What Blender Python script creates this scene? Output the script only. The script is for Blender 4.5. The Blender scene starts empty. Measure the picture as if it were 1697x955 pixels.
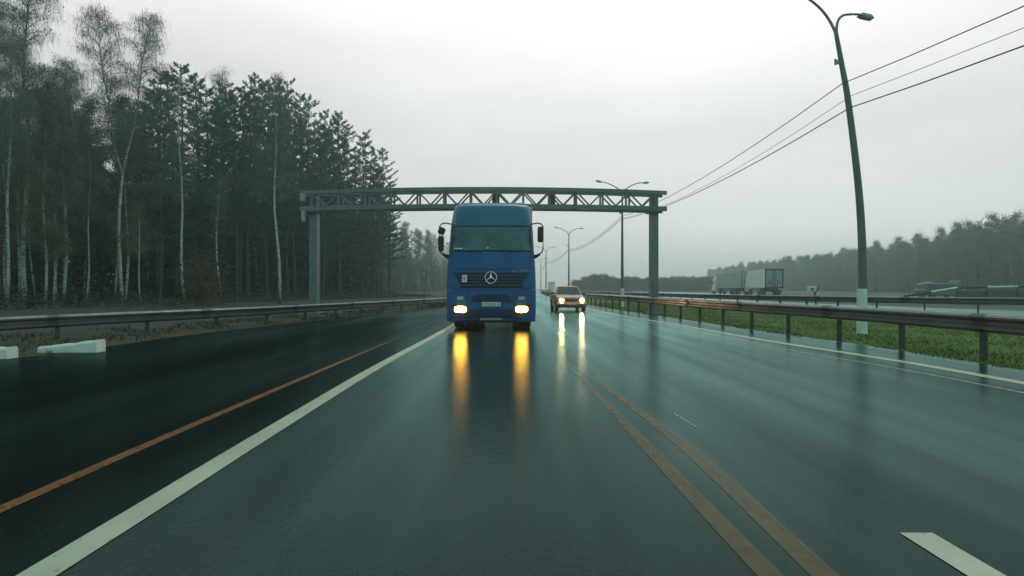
import bpy, bmesh, math, random
from mathutils import Vector, Matrix
R = math.radians
scene = bpy.context.scene
COL = scene.collection
random.seed(7)

# ------------------------------------------------------------------ camera, sky, sun, exposure
CAM_H = 1.2
cam_d = bpy.data.cameras.new('camera')
cam = bpy.data.objects.new('camera', cam_d)
COL.objects.link(cam)
cam.location = (0, 0, CAM_H)
cam.rotation_euler = (R(90), 0, 0)
cam_d.sensor_width = 36
cam_d.lens = 36 * 1000 / 1697
cam_d.clip_start = 0.05
cam_d.clip_end = 5000
scene.camera = cam

SUN_EL, SUN_ROT = 52, 20
world = bpy.data.worlds.new('World')
scene.world = world
world.use_nodes = True
wt = world.node_tree
wn, wl = wt.nodes, wt.links
wn.clear()
w_out = wn.new('ShaderNodeOutputWorld')
w_bg = wn.new('ShaderNodeBackground')
w_bg.inputs['Strength'].default_value = 0.1
sky = wn.new('ShaderNodeTexSky')
sky.sky_type = 'NISHITA'
sky.sun_disc = False
sky.sun_elevation = R(SUN_EL)
sky.sun_rotation = R(SUN_ROT)
sky.air_density = 1.5
sky.dust_density = 4.0
w_tc = wn.new('ShaderNodeTexCoord')
w_sep = wn.new('ShaderNodeSeparateXYZ')
wl.new(w_tc.outputs['Generated'], w_sep.inputs[0])
# overcast dome: brightest in a band ahead above the horizon, unseen sky overhead and behind dimmed and tinted to shape the light
w_ramp = wn.new('ShaderNodeValToRGB')
_el = w_ramp.color_ramp.elements
for _k in range(4): _el.new(0.5)
for _k, (_p, _c, _v) in enumerate([(0.0, (0.965, 1.0, 0.96), 0.72), (0.10, (0.975, 1.0, 0.965), 0.72), (0.24, (0.99, 1.0, 0.968), 0.71), (0.42, (1.0, 0.998, 0.965), 1.0), (0.62, (0.66, 1.0, 0.95), 0.66), (1.0, (0.58, 1.0, 0.95), 0.52)]):
    _el[_k].position = _p; _el[_k].color = (_c[0]*_v, _c[1]*_v, _c[2]*_v, 1)
wl.new(w_sep.outputs['Z'], w_ramp.inputs[0])
w_back = wn.new('ShaderNodeMapRange'); w_back.interpolation_type = 'SMOOTHSTEP'
for _k, _v in (('From Min', -0.5), ('From Max', 0.6), ('To Min', 9.6), ('To Max', 11.8)): w_back.inputs[_k].default_value = _v
wl.new(w_sep.outputs['Y'], w_back.inputs['Value'])
w_map = wn.new('ShaderNodeMapping'); w_map.inputs['Scale'].default_value = (1.6, 1.6, 4.5)
wl.new(w_tc.outputs['Generated'], w_map.inputs[0])
w_noi = wn.new('ShaderNodeTexNoise'); w_noi.inputs['Scale'].default_value = 1.3
w_noi.inputs['Detail'].default_value = 5; w_noi.inputs['Roughness'].default_value = 0.5
wl.new(w_map.outputs[0], w_noi.inputs['Vector'])
w_mr = wn.new('ShaderNodeMapRange')
w_mr.inputs['From Min'].default_value = 0.3; w_mr.inputs['From Max'].default_value = 0.7
w_mr.inputs['To Min'].default_value = 0.91; w_mr.inputs['To Max'].default_value = 1.08
wl.new(w_noi.outputs['Fac'], w_mr.inputs['Value'])
w_mul = wn.new('ShaderNodeMath'); w_mul.operation = 'MULTIPLY'
w_side = wn.new('ShaderNodeMapRange'); w_side.interpolation_type = 'SMOOTHSTEP'
for _k, _v in (('From Min', -0.75), ('From Max', 0.25), ('To Min', 0.84), ('To Max', 1.03)): w_side.inputs[_k].default_value = _v
wl.new(w_sep.outputs['X'], w_side.inputs['Value'])
w_bs = wn.new('ShaderNodeMath'); w_bs.operation = 'MULTIPLY'
wl.new(w_back.outputs[0], w_bs.inputs[0]); wl.new(w_side.outputs[0], w_bs.inputs[1])
wl.new(w_bs.outputs[0], w_mul.inputs[0]); wl.new(w_mr.outputs[0], w_mul.inputs[1])
w_col = wn.new('ShaderNodeVectorMath'); w_col.operation = 'SCALE'
w_tint = wn.new('ShaderNodeMix'); w_tint.data_type = 'RGBA'; w_tint.blend_type = 'MULTIPLY'
w_tint.inputs[7].default_value = (0.62, 1.0, 0.95, 1)
w_tm = wn.new('ShaderNodeMapRange')
for _k, _v in (('From Min', -0.3), ('From Max', 0.35), ('To Min', 1.0), ('To Max', 0.0)): w_tm.inputs[_k].default_value = _v
wl.new(w_sep.outputs['Y'], w_tm.inputs['Value']); wl.new(w_tm.outputs[0], w_tint.inputs[0])
wl.new(w_ramp.outputs[0], w_tint.inputs[6])
wl.new(w_tint.outputs[2], w_col.inputs[0])
wl.new(w_mul.outputs[0], w_col.inputs['Scale'])
w_mix = wn.new('ShaderNodeMix'); w_mix.data_type = 'RGBA'; w_mix.inputs[0].default_value = 0.96
wl.new(sky.outputs[0], w_mix.inputs[6]); wl.new(w_col.outputs[0], w_mix.inputs[7])
wl.new(w_mix.outputs[2], w_bg.inputs['Color'])
wl.new(w_bg.outputs[0], w_out.inputs[0])

sun_d = bpy.data.lights.new('sun', 'SUN')
sun_d.energy = 0.5
sun_d.angle = R(24)
sun_d.color = (1.0, 0.97, 0.92)
sun = bpy.data.objects.new('sun', sun_d)
COL.objects.link(sun)
sd = Vector((math.sin(R(SUN_ROT)) * math.cos(R(SUN_EL)), math.cos(R(SUN_ROT)) * math.cos(R(SUN_EL)), math.sin(R(SUN_EL))))
sun.rotation_euler = (-sd).to_track_quat('-Z', 'Y').to_euler()

scene.view_settings.view_transform = 'Standard'
scene.view_settings.look = 'None'
scene.view_settings.exposure = 0.0
scene.view_settings.gamma = 1.0
scene.view_settings.use_curve_mapping = False
scene.cycles.use_denoising = True
scene.cycles.max_bounces = 8
scene.cycles.transparent_max_bounces = 12
scene.cycles.volume_bounces = 0
scene.cycles.sample_clamp_indirect = 8.0

# ------------------------------------------------------------------ helpers
def tag(o, label=None, cat=None, group=None, kind=None):
    if label: o['label'] = label
    if cat: o['category'] = cat
    if group: o['group'] = group
    if kind: o['kind'] = kind
    return o

def empty(name, loc, label=None, cat=None, group=None, rz=0.0):
    o = bpy.data.objects.new(name, None)
    COL.objects.link(o)
    o.location = loc
    o.rotation_euler = (0, 0, rz)
    o.empty_display_size = 0.3
    return tag(o, label, cat, group)

def kids(o):
    return [c for c in ALLKIDS.get(o.name, [])]

ALLKIDS = {}
def link_child(o, parent):
    o.parent = parent
    ALLKIDS.setdefault(parent.name, []).append(o)

def copy_tree(o, parent=None):
    c = o.copy()
    COL.objects.link(c)
    if parent: link_child(c, parent)
    for ch in kids(o):
        copy_tree(ch, c)
    return c

class MB:
    def __init__(s): s.v, s.f, s.m = [], [], []
    def quad(s, a, b, c, d, m=0):
        n = len(s.v); s.v += [tuple(a), tuple(b), tuple(c), tuple(d)]; s.f.append((n, n+1, n+2, n+3)); s.m.append(m)
    def tri(s, a, b, c, m=0):
        n = len(s.v); s.v += [tuple(a), tuple(b), tuple(c)]; s.f.append((n, n+1, n+2)); s.m.append(m)
    def box(s, c, d, m=0, rot=None, taper=1.0, bev=0.0):
        bm = bmesh.new()
        bmesh.ops.create_cube(bm, size=1.0)
        for v in bm.verts:
            t = taper if v.co.z > 0 else 1.0
            v.co = Vector((v.co.x*d[0]*t, v.co.y*d[1]*t, v.co.z*d[2]))
        if bev > 0:
            bmesh.ops.bevel(bm, geom=bm.edges[:], offset=bev, segments=2, affect='EDGES', profile=0.5)
        M = Matrix.Translation(Vector(c)) @ (rot.to_4x4() if rot else Matrix.Identity(4))
        s.add_bm(bm, M, m)
    def add_bm(s, bm, M=Matrix.Identity(4), m=0):
        bm.verts.index_update()
        n = len(s.v)
        s.v += [tuple(M @ v.co) for v in bm.verts]
        for f in bm.faces:
            s.f.append(tuple(n + v.index for v in f.verts)); s.m.append(m)
        bm.free()
    def tube(s, pts, rads, n=8, m=0, cap=True):
        pts = [Vector(p) for p in pts]
        if not isinstance(rads, (list, tuple)): rads = [rads]*len(pts)
        base = len(s.v)
        up = None
        for i, p in enumerate(pts):
            d = (pts[min(i+1, len(pts)-1)] - pts[max(i-1, 0)]).normalized()
            if up is None:
                up = Vector((0, 0, 1)) if abs(d.z) < 0.9 else Vector((1, 0, 0))
            a = d.cross(up)
            if a.length < 1e-4: a = d.cross(Vector((0, 1, 0)))
            a.normalize(); b = d.cross(a).normalized()
            up = a.cross(d) if False else up
            for k in range(n):
                t = 2*math.pi*k/n
                s.v.append(tuple(p + (a*math.cos(t) + b*math.sin(t))*rads[i]))
        for i in range(len(pts)-1):
            for k in range(n):
                k2 = (k+1) % n
                s.f.append((base+i*n+k, base+i*n+k2, base+(i+1)*n+k2, base+(i+1)*n+k)); s.m.append(m)
        if cap:
            s.f.append(tuple(base+k for k in range(n))[::-1]); s.m.append(m)
            e = base+(len(pts)-1)*n
            s.f.append(tuple(e+k for k in range(n))); s.m.append(m)
    def disc_wheel(s, c, r, w, axis='x', n=20, m=0, r_in=0.0):
        prof = [(-w/2, r*0.90), (-w/2*0.85, r*0.98), (0, r), (w/2*0.85, r*0.98), (w/2, r*0.90), (w/2, r_in), (-w/2, r_in)]
        base = len(s.v); L = len(prof)
        for k in range(n):
            t = 2*math.pi*k/n
            for (x, rr) in prof:
                s.v.append((c[0]+x, c[1]+rr*math.cos(t), c[2]+rr*math.sin(t)))
        for k in range(n):
            k2 = (k+1) % n
            for j in range(L):
                j2 = (j+1) % L
                s.f.append((base+k*L+j, base+k*L+j2, base+k2*L+j2, base+k2*L+j)); s.m.append(m)
    def extrude_profile(s, poly, path_l, m=0, closed=True, cap=True):
        """poly: (offset, z) profile; path_l: list of (pos Vector, normal Vector) along the path."""
        base = len(s.v); L = len(poly)
        for (p, nrm) in path_l:
            for (o, z) in poly:
                s.v.append((p.x + nrm.x*o, p.y + nrm.y*o, p.z + z))
        for i in range(len(path_l)-1):
            for j in range(L if closed else L-1):
                j2 = (j+1) % L
                s.f.append((base+i*L+j, base+i*L+j2, base+(i+1)*L+j2, base+(i+1)*L+j)); s.m.append(m)
        if closed and cap:
            s.f.append(tuple(base+j for j in range(L))[::-1]); s.m.append(m)
            e = base+(len(path_l)-1)*L
            s.f.append(tuple(e+j for j in range(L))); s.m.append(m)
    def mesh(s, name, mats, smooth=False, recalc=False):
        me = bpy.data.meshes.new(name)
        me.from_pydata(s.v, [], s.f)
        for mt in (mats if isinstance(mats, (list, tuple)) else [mats]): me.materials.append(mt)
        if len(me.materials) > 1: me.polygons.foreach_set('material_index', s.m)
        if smooth: me.polygons.foreach_set('use_smooth', [True]*len(me.polygons))
        if recalc:
            bm = bmesh.new(); bm.from_mesh(me); bmesh.ops.recalc_face_normals(bm, faces=bm.faces); bm.to_mesh(me); bm.free()
        me.update()
        return me
    def build(s, name, mats, parent=None, smooth=False, recalc=True, loc=None):
        o = bpy.data.objects.new(name, s.mesh(name, mats, smooth, recalc))
        COL.objects.link(o)
        if loc is not None: o.location = loc
        if parent is not None: link_child(o, parent)
        return o

def interp(poly, D):
    """X of a plan polyline [(D, X), ...] at distance D (smooth)."""
    if D <= poly[0][0]:
        (d0, x0), (d1, x1) = poly[0], poly[1]
        return x0 + (x1-x0)*(D-d0)/(d1-d0)
    for i in range(len(poly)-1):
        (d0, x0), (d1, x1) = poly[i], poly[i+1]
        if D <= d1:
            def sl(k):
                if k <= 0 or k >= len(poly)-1:
                    a, b = (0, 1) if k <= 0 else (len(poly)-2, len(poly)-1)
                else: a, b = k-1, k+1
                return (poly[b][1]-poly[a][1])/(poly[b][0]-poly[a][0])
            t = (D-d0)/(d1-d0); h = d1-d0
            return (2*t**3-3*t**2+1)*x0 + (t**3-2*t**2+t)*h*sl(i) + (-2*t**3+3*t**2)*x1 + (t**3-t**2)*h*sl(i+1)
    (d0, x0), (d1, x1) = poly[-2], poly[-1]
    return x1 + (x1-x0)*(D-d1)/(d1-d0)

def steps(a, b, first=0.5, grow=1.06):
    out, d, st = [], a, first
    while d < b:
        out.append(d); d += st; st *= grow
    out.append(b)
    return out

# ------------------------------------------------------------------ materials
def new_mat(name):
    m = bpy.data.materials.new(name); m.use_nodes = True
    nt = m.node_tree
    return m, nt.nodes, nt.links, nt.nodes['Principled BSDF']

def noise(n, l, scale, detail=4, rough=0.55, coord='Object', stretch=None):
    tc = n.new('ShaderNodeTexCoord')
    src = tc.outputs[coord]
    if stretch:
        mp = n.new('ShaderNodeMapping'); mp.inputs['Scale'].default_value = stretch
        l.new(src, mp.inputs[0]); src = mp.outputs[0]
    t = n.new('ShaderNodeTexNoise')
    t.inputs['Scale'].default_value = scale; t.inputs['Detail'].default_value = detail; t.inputs['Roughness'].default_value = rough
    l.new(src, t.inputs['Vector'])
    return t.outputs['Fac']

def ramp(n, l, fac, stops):
    r = n.new('ShaderNodeValToRGB')
    e = r.color_ramp.elements
    while len(e) < len(stops): e.new(0.5)
    for k, (p, c) in enumerate(stops):
        e[k].position = p; e[k].color = (*c, 1) if len(c) == 3 else c
    l.new(fac, r.inputs[0])
    return r.outputs[0]

def mrange(n, l, fac, a, b, c, d):
    r = n.new('ShaderNodeMapRange')
    for k, v in zip(('From Min', 'From Max', 'To Min', 'To Max'), (a, b, c, d)): r.inputs[k].default_value = v
    l.new(fac, r.inputs['Value'])
    return r.outputs[0]

def bump(n, l, fac, p, strength=0.2, dist=0.01):
    b = n.new('ShaderNodeBump'); b.inputs['Strength'].default_value = strength; b.inputs['Distance'].default_value = dist
    l.new(fac, b.inputs['Height']); l.new(b.outputs[0], p.inputs['Normal'])
    return b

def simple(name, c1, c2=None, rough=0.5, scale=3, metal=0.0, coat=0.0, bmp=0.0, bscale=40, rvar=0.0, spec=0.5, stretch=None):
    m, n, l, p = new_mat(name)
    c2 = c2 or tuple(x*0.75 for x in c1)
    f = noise(n, l, scale, stretch=stretch)
    l.new(ramp(n, l, f, [(0.3, c2), (0.7, c1)]), p.inputs['Base Color'])
    p.inputs['Metallic'].default_value = metal
    p.inputs['Specular IOR Level'].default_value = spec
    p.inputs['Roughness'].default_value = rough
    if rvar: l.new(mrange(n, l, noise(n, l, scale*2.3), 0.3, 0.7, max(0.02, rough-rvar), min(1, rough+rvar)), p.inputs['Roughness'])
    if coat:
        p.inputs['Coat Weight'].default_value = coat; p.inputs['Coat Roughness'].default_value = 0.06
    if bmp: bump(n, l, noise(n, l, bscale), p, bmp)
    return m

def wet_asphalt(name='wet_asphalt', r0=0.09, r1=0.165, k0=0.42, k1=0.86, dark=1.0):
    m = bpy.data.materials.new(name); m.use_nodes = True
    n, l = m.node_tree.nodes, m.node_tree.links; n.clear()
    out = n.new('ShaderNodeOutputMaterial')
    dif = n.new('ShaderNodeBsdfDiffuse'); glo = n.new('ShaderNodeBsdfGlossy'); mix = n.new('ShaderNodeMixShader')
    big = noise(n, l, 0.35, 4, stretch=(1.0, 0.12, 1))
    fine = noise(n, l, 55, 3, 0.6)
    mixf = n.new('ShaderNodeMath'); mixf.operation = 'MULTIPLY_ADD'; mixf.inputs[1].default_value = 0.35
    l.new(fine, mixf.inputs[0]); l.new(big, mixf.inputs[2])
    l.new(ramp(n, l, mixf.outputs[0], [(0.45, (0.006*dark, 0.009*dark, 0.0085*dark)), (0.85, (0.016*dark, 0.022*dark, 0.020*dark))]), dif.inputs['Color'])
    film = noise(n, l, 0.55, 5, 0.6, stretch=(1.0, 0.10, 1))
    l.new(mrange(n, l, film, 0.3, 0.72, r0, r1), glo.inputs['Roughness'])
    glo.inputs['Color'].default_value = (0.60, 0.97, 0.94, 1)
    agg = noise(n, l, 75, 2, 0.7)
    mid = noise(n, l, 38, 3, 0.75, stretch=(1, 0.3, 1))
    und = noise(n, l, 0.9, 3, stretch=(1.0, 0.25, 1))
    b1 = n.new('ShaderNodeBump'); b1.inputs['Strength'].default_value = 0.12; b1.inputs['Distance'].default_value = 0.004
    l.new(agg, b1.inputs['Height'])
    b3 = n.new('ShaderNodeBump'); b3.inputs['Strength'].default_value = 0.22; b3.inputs['Distance'].default_value = 0.008
    l.new(mid, b3.inputs['Height']); l.new(b1.outputs[0], b3.inputs['Normal'])
    b2 = n.new('ShaderNodeBump'); b2.inputs['Strength'].default_value = 0.12; b2.inputs['Distance'].default_value = 0.03
    l.new(und, b2.inputs['Height']); l.new(b3.outputs[0], b2.inputs['Normal'])
    l.new(b2.outputs[0], glo.inputs['Normal'])
    # rolled texture lies along the road: the water film is rougher along it than across it
    glo.inputs['Anisotropy'].default_value = 0.7
    tg = n.new('ShaderNodeCombineXYZ'); tg.inputs[0].default_value = 1.0
    l.new(tg.outputs[0], glo.inputs['Tangent'])
    fr = n.new('ShaderNodeFresnel'); fr.inputs['IOR'].default_value = 1.33
    track = noise(n, l, 1.1, 3, 0.6, stretch=(1.0, 0.012, 1))
    wet = noise(n, l, 0.22, 4, 0.6, stretch=(1.0, 0.2, 1))
    grit = noise(n, l, 80, 2, 0.6, stretch=(1, 0.45, 1))
    tw = n.new('ShaderNodeMath'); tw.operation = 'ADD'; l.new(track, tw.inputs[0]); l.new(wet, tw.inputs[1])
    k = n.new('ShaderNodeMath'); k.operation = 'MULTIPLY'
    l.new(fr.outputs[0], k.inputs[0]); l.new(mrange(n, l, tw.outputs[0], 0.75, 1.25, k0, k1), k.inputs[1])
    k2 = n.new('ShaderNodeMath'); k2.operation = 'MULTIPLY'
    l.new(k.outputs[0], k2.inputs[0]); l.new(mrange(n, l, grit, 0.36, 0.62, 0.82, 1.05), k2.inputs[1])
    l.new(k2.outputs[0], mix.inputs[0]); l.new(dif.outputs[0], mix.inputs[1]); l.new(glo.outputs[0], mix.inputs[2])
    l.new(mix.outputs[0], out.inputs[0])
    return m

def paint_line(name, c1, c2, lo, hi, alpha=1.0, spec=0.3):
    """wet road paint, worn through to the asphalt in a noisy pattern"""
    m, n, l, p = new_mat(name)
    f = noise(n, l, 9, 6, 0.7)
    l.new(ramp(n, l, noise(n, l, 2.2, 4), [(0.3, c2), (0.7, c1)]), p.inputs['Base Color'])
    p.inputs['Roughness'].default_value = 0.38
    p.inputs['Specular IOR Level'].default_value = spec
    bump(n, l, noise(n, l, 75, 2, 0.7), p, 0.12, 0.004)
    a = mrange(n, l, f, lo, hi, 0.15*alpha, alpha)
    l.new(a, p.inputs['Alpha'])
    return m

def leaf_mat(name, c1, c2, c3, scale=0.6):
    m, n, l, p = new_mat(name)
    f = noise(n, l, scale, 5, 0.65)
    l.new(ramp(n, l, f, [(0.3, c1), (0.5, c2), (0.7, c3)]), p.inputs['Base Color'])
    p.inputs['Roughness'].default_value = 0.75
    p.inputs['Specular IOR Level'].default_value = 0.2
    return m

def birch_bark():
    m, n, l, p = new_mat('birch_bark')
    band = noise(n, l, 5, 4, 0.7, stretch=(1.2, 1.2, 3.0))
    tc = n.new('ShaderNodeTexCoord'); sp = n.new('ShaderNodeSeparateXYZ'); l.new(tc.outputs['Object'], sp.inputs[0])
    low = mrange(n, l, sp.outputs['Z'], 0.0, 2.2, 0.16, 0.0)
    ad = n.new('ShaderNodeMath'); ad.operation = 'SUBTRACT'; l.new(band, ad.inputs[0]); l.new(low, ad.inputs[1])
    l.new(ramp(n, l, ad.outputs[0], [(0.40, (0.03, 0.032, 0.03)), (0.50, (0.46, 0.46, 0.41)), (0.8, (0.62, 0.62, 0.56))]), p.inputs['Base Color'])
    p.inputs['Roughness'].default_value = 0.7
    return m

def emit(name, col, strength):
    m, n, l, p = new_mat(name)
    p.inputs['Base Color'].default_value = (0.8, 0.8, 0.75, 1)
    p.inputs['Emission Color'].default_value = (*col, 1)
    p.inputs['Emission Strength'].default_value = strength
    return m

def glass_mat(name, tint=(0.02, 0.03, 0.033), rough=0.04, ior=1.9):
    m, n, l, p = new_mat(name)
    f = noise(n, l, 2.0, 3)
    l.new(ramp(n, l, f, [(0.35, tuple(x*0.6 for x in tint)), (0.65, tint)]), p.inputs['Base Color'])
    p.inputs['Roughness'].default_value = rough
    p.inputs['IOR'].default_value = ior
    return m

M = {}
M['asphalt'] = wet_asphalt()
M['layby_asphalt'] = wet_asphalt('layby_dimmed_asphalt', 0.08, 0.16, 0.10, 0.34, 0.4)  # layby pavement, darkened to carry the forest's dark reflection in its colour
M['white_line'] = paint_line('white_road_paint', (0.46, 0.44, 0.34), (0.36, 0.35, 0.27), 0.26, 0.40)
M['orange_line'] = paint_line('orange_road_paint', (0.25, 0.08, 0.012), (0.15, 0.052, 0.010), 0.26, 0.46, 0.85, 0.12)
M['faded_line'] = paint_line('faded_yellow_paint', (0.17, 0.115, 0.03), (0.14, 0.095, 0.028), 0.10, 0.60, 0.62, 0.15)
M['cream_line'] = paint_line('cream_road_paint', (0.36, 0.36, 0.27), (0.24, 0.25, 0.19), 0.30, 0.55, 0.7)
M['ground'] = simple('field_soil', (0.045, 0.058, 0.028), (0.028, 0.034, 0.02), 0.9, 0.08, bmp=0.3, bscale=2)
M['verge'] = simple('muddy_verge', (0.062, 0.046, 0.015), (0.03, 0.027, 0.012), 0.85, 0.9, spec=0.2, bmp=0.5, bscale=14)
M['turf'] = simple('turf_soil', (0.10, 0.15, 0.035), (0.085, 0.11, 0.032), 0.95, 0.8, bmp=0.3, bscale=10, spec=0.05)
M['blade'] = leaf_mat('grass_blade', (0.13, 0.13, 0.04), (0.115, 0.165, 0.036), (0.15, 0.175, 0.048), 0.7)
M['litter'] = simple('forest_litter', (0.02, 0.02, 0.013), (0.012, 0.014, 0.010), 0.95, 0.6, bmp=0.4, bscale=6)
M['galv'] = simple('galvanised_steel', (0.11, 0.13, 0.135), (0.07, 0.085, 0.09), 0.40, 1.6, metal=0.35, rvar=0.1)
M['galv_post'] = simple('weathered_post_steel', (0.06, 0.07, 0.07), (0.035, 0.042, 0.043), 0.6, 4, metal=0.3)
M['gantry'] = simple('grey_painted_steel', (0.16, 0.18, 0.185), (0.11, 0.13, 0.135), 0.5, 2.5, rvar=0.1)
M['gantry_dark'] = simple('dark_equipment_steel', (0.045, 0.055, 0.065), None, 0.5, 3)
M['lamp_pole'] = simple('grey_lamp_pole', (0.14, 0.16, 0.16), (0.09, 0.105, 0.105), 0.55, 3)
M['lamp_arm'] = simple('zinc_lamp_arm', (0.22, 0.23, 0.23), None, 0.45, 4, metal=0.4)
M['lamp_head'] = simple('pale_lamp_housing', (0.38, 0.38, 0.40), None, 0.5, 4)
M['white_paint'] = simple('white_base_paint', (0.72, 0.74, 0.70), (0.55, 0.58, 0.54), 0.5, 3)
M['cable'] = simple('black_cable', (0.06, 0.062, 0.064), None, 0.6, 3)
M['concrete'] = simple('wet_whitewashed_concrete', (0.85, 0.82, 0.72), (0.62, 0.60, 0.53), 0.55, 2.2, bmp=0.3, bscale=25)
M['truck_blue'] = simple('blue_truck_paint', (0.001, 0.115, 0.36), (0.012, 0.085, 0.22), 0.4, 1.7, coat=0.1, rvar=0.06, spec=0.2)
M['truck_roof_blue'] = simple('blue_roof_panel', (0.014, 0.10, 0.21), (0.010, 0.08, 0.165), 0.4, 1.2, coat=0.3)
M['truck_grille'] = simple('dark_grille_plastic', (0.006, 0.024, 0.05), None, 0.5, 3, spec=0.25)
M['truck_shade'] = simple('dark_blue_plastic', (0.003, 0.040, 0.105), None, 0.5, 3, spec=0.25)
M['black'] = simple('black_plastic', (0.014, 0.016, 0.018), None, 0.5, 5)
M['rubber'] = simple('wet_tyre_rubber', (0.018, 0.019, 0.02), None, 0.6, 8)
M['rim'] = simple('dirty_wheel_rim', (0.16, 0.165, 0.165), None, 0.5, 6, metal=0.5)
M['chrome'] = simple('chrome_emblem', (0.75, 0.77, 0.78), (0.65, 0.67, 0.68), 0.18, 5, metal=1.0)
M['silver_letter'] = simple('silver_lettering', (0.38, 0.43, 0.46), None, 0.4, 5)
M['plate'] = simple('white_number_plate', (0.75, 0.76, 0.74), (0.6, 0.62, 0.62), 0.5, 6)
M['plate_ink'] = simple('dark_plate_ink', (0.06, 0.075, 0.08), None, 0.5, 5)
M['glass'] = glass_mat('truck_windscreen_glass', (0.055, 0.11, 0.145), 0.07, 1.6)
M['car_glass'] = glass_mat('car_window_glass', (0.035, 0.04, 0.04), 0.05, 1.6)
M['mirror_glass'] = glass_mat('mirror_glass', (0.03, 0.035, 0.04), 0.05, 1.8)
M['car_glow_paint'] = simple('glow_tinted_car_paint', (0.34, 0.18, 0.03), (0.25, 0.13, 0.022), 0.4, 2, coat=0.6)  # headlight glow put into the gold of body and bumper
M['truck_lamp'] = emit('lit_truck_headlight', (1.0, 0.33, 0.032), 95)
M['truck_poslamp'] = simple('clear_lamp_lens', (0.45, 0.50, 0.52), None, 0.2, 5)
M['amber'] = simple('amber_lens', (0.30, 0.09, 0.02), None, 0.3, 4)
M['car_lamp'] = emit('lit_car_headlight', (1.0, 0.56, 0.22), 420)
M['tarp'] = simple('pale_grey_trailer_cover', (0.42, 0.47, 0.48), (0.32, 0.36, 0.37), 0.55, 0.7)
M['door_grey'] = simple('grey_rear_door', (0.30, 0.36, 0.35), (0.24, 0.29, 0.28), 0.6, 1.5)
M['white_box'] = simple('white_trailer_side', (0.78, 0.80, 0.78), (0.62, 0.66, 0.64), 0.5, 0.6)
M['teal_box'] = simple('pale_teal_trailer_side', (0.34, 0.42, 0.41), (0.28, 0.35, 0.34), 0.55, 0.5)
M['pine'] = leaf_mat('pine_needles', (0.010, 0.072, 0.070), (0.018, 0.098, 0.094), (0.034, 0.122, 0.108))
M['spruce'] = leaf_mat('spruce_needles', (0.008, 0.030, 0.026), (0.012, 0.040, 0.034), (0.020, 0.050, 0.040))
M['olive'] = leaf_mat('olive_autumn_leaves', (0.065, 0.085, 0.03), (0.10, 0.105, 0.03), (0.15, 0.11, 0.028), 0.4)
M['twig'] = simple('birch_twigs', (0.17, 0.175, 0.155), (0.10, 0.105, 0.095), 0.8, 1.5)
M['hazed_leaf'] = leaf_mat('hazed_autumn_foliage', (0.12, 0.18, 0.145), (0.15, 0.20, 0.16), (0.18, 0.21, 0.155), 0.3)  # autumn foliage paled: mist over the far wood put into its colour
M['rust_leaf'] = leaf_mat('rusty_shrub_leaves', (0.07, 0.04, 0.012), (0.13, 0.07, 0.018), (0.11, 0.085, 0.025), 1.2)
M['scrub_leaf'] = leaf_mat('brown_scrub_leaves', (0.05, 0.05, 0.036), (0.07, 0.066, 0.045), (0.065, 0.08, 0.052), 0.25)
M['pine_bark'] = simple('pine_bark', (0.075, 0.055, 0.04), (0.035, 0.03, 0.025), 0.9, 3, bmp=0.5, bscale=8, stretch=(1, 1, 0.3))
M['grey_bark'] = simple('grey_bark', (0.075, 0.075, 0.065), (0.04, 0.04, 0.036), 0.9, 3, bmp=0.4, bscale=8)
M['birch'] = birch_bark()
M['sign_blue'] = simple('blue_sign_face', (0.09, 0.20, 0.20), None, 0.45, 2)
M['van_teal'] = simple('dark_teal_van_paint', (0.035, 0.085, 0.09), None, 0.4, 1, coat=0.4)
M['red_paint'] = simple('faded_red_paint', (0.33, 0.09, 0.07), None, 0.5, 3)
M['camera_box'] = simple('white_camera_housing', (0.66, 0.68, 0.67), None, 0.45, 3)

# ------------------------------------------------------------------ plan of the road (distance ahead, metres right of the lens)
NEAR_RAIL = [(-6, 7.5), (5, 7.55), (9, 7.6), (13, 7.5), (16, 7.15), (22, 6.7), (28, 6.3), (33, 6.0), (42, 5.7), (70, 5.4), (100, 5.6), (150, 7.2), (220, 10.5), (420, 24)]
LEFT_RAIL = [(-6, -13.5), (6, -11.9), (13.2, -11.1), (20, -8.7), (28, -6.8), (39, -4.5), (55, -3.8), (80, -3.4), (110, -3.0), (150, -1.6), (220, 1.6), (420, 15)]
LEFT_EDGE = [(-6, -10.2), (6, -9.2), (11, -8.35), (15, -8.3), (20, -7.6), (28, -6.0), (39, -4.0), (55, -3.3), (80, -2.9), (110, -2.5), (150, -1.1), (220, 2.1), (420, 15.5)]
RIGHT_EDGE = [(d, x-0.12) for d, x in NEAR_RAIL]
WHITE_R = [(-6, 6.3), (5, 6.45), (9.76, 6.36), (13, 5.88), (17.9, 5.5), (25, 4.9), (32, 4.45), (42, 4.2), (70, 3.9), (100, 4.1), (150, 5.7), (220, 9)]
CREAM_R = [(3, 5.95), (8.76, 5.75), (11.5, 5.35), (16.4, 5.02), (24, 4.5), (32, 4.1)]
FAR_RAIL = [(6, 27), (22, 23.5), (30, 16.4), (50, 11.9), (84, 9.7), (110, 9.6), (150, 11), (220, 14.2), (420, 27)]

def ribbon(name, Lp, Rp, a, b, z, mat, parent=None, first=0.5, n=6, kind='structure'):
    mb = MB(); ds = steps(a, b, first)
    for d in ds:
        xl = interp(Lp, d) if isinstance(Lp, list) else Lp(d)
        xr = interp(Rp, d) if isinstance(Rp, list) else Rp(d)
        for k in range(n+1):
            mb.v.append((xl + (xr-xl)*k/n, d, z))
    for i in range(len(ds)-1):
        for k in range(n):
            q = i*(n+1)+k
            mb.f.append((q, q+1, q+n+2, q+n+1)); mb.m.append(0)
    o = mb.build(name, mat, parent, recalc=False)
    if parent is None: o['kind'] = kind
    return o

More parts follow.
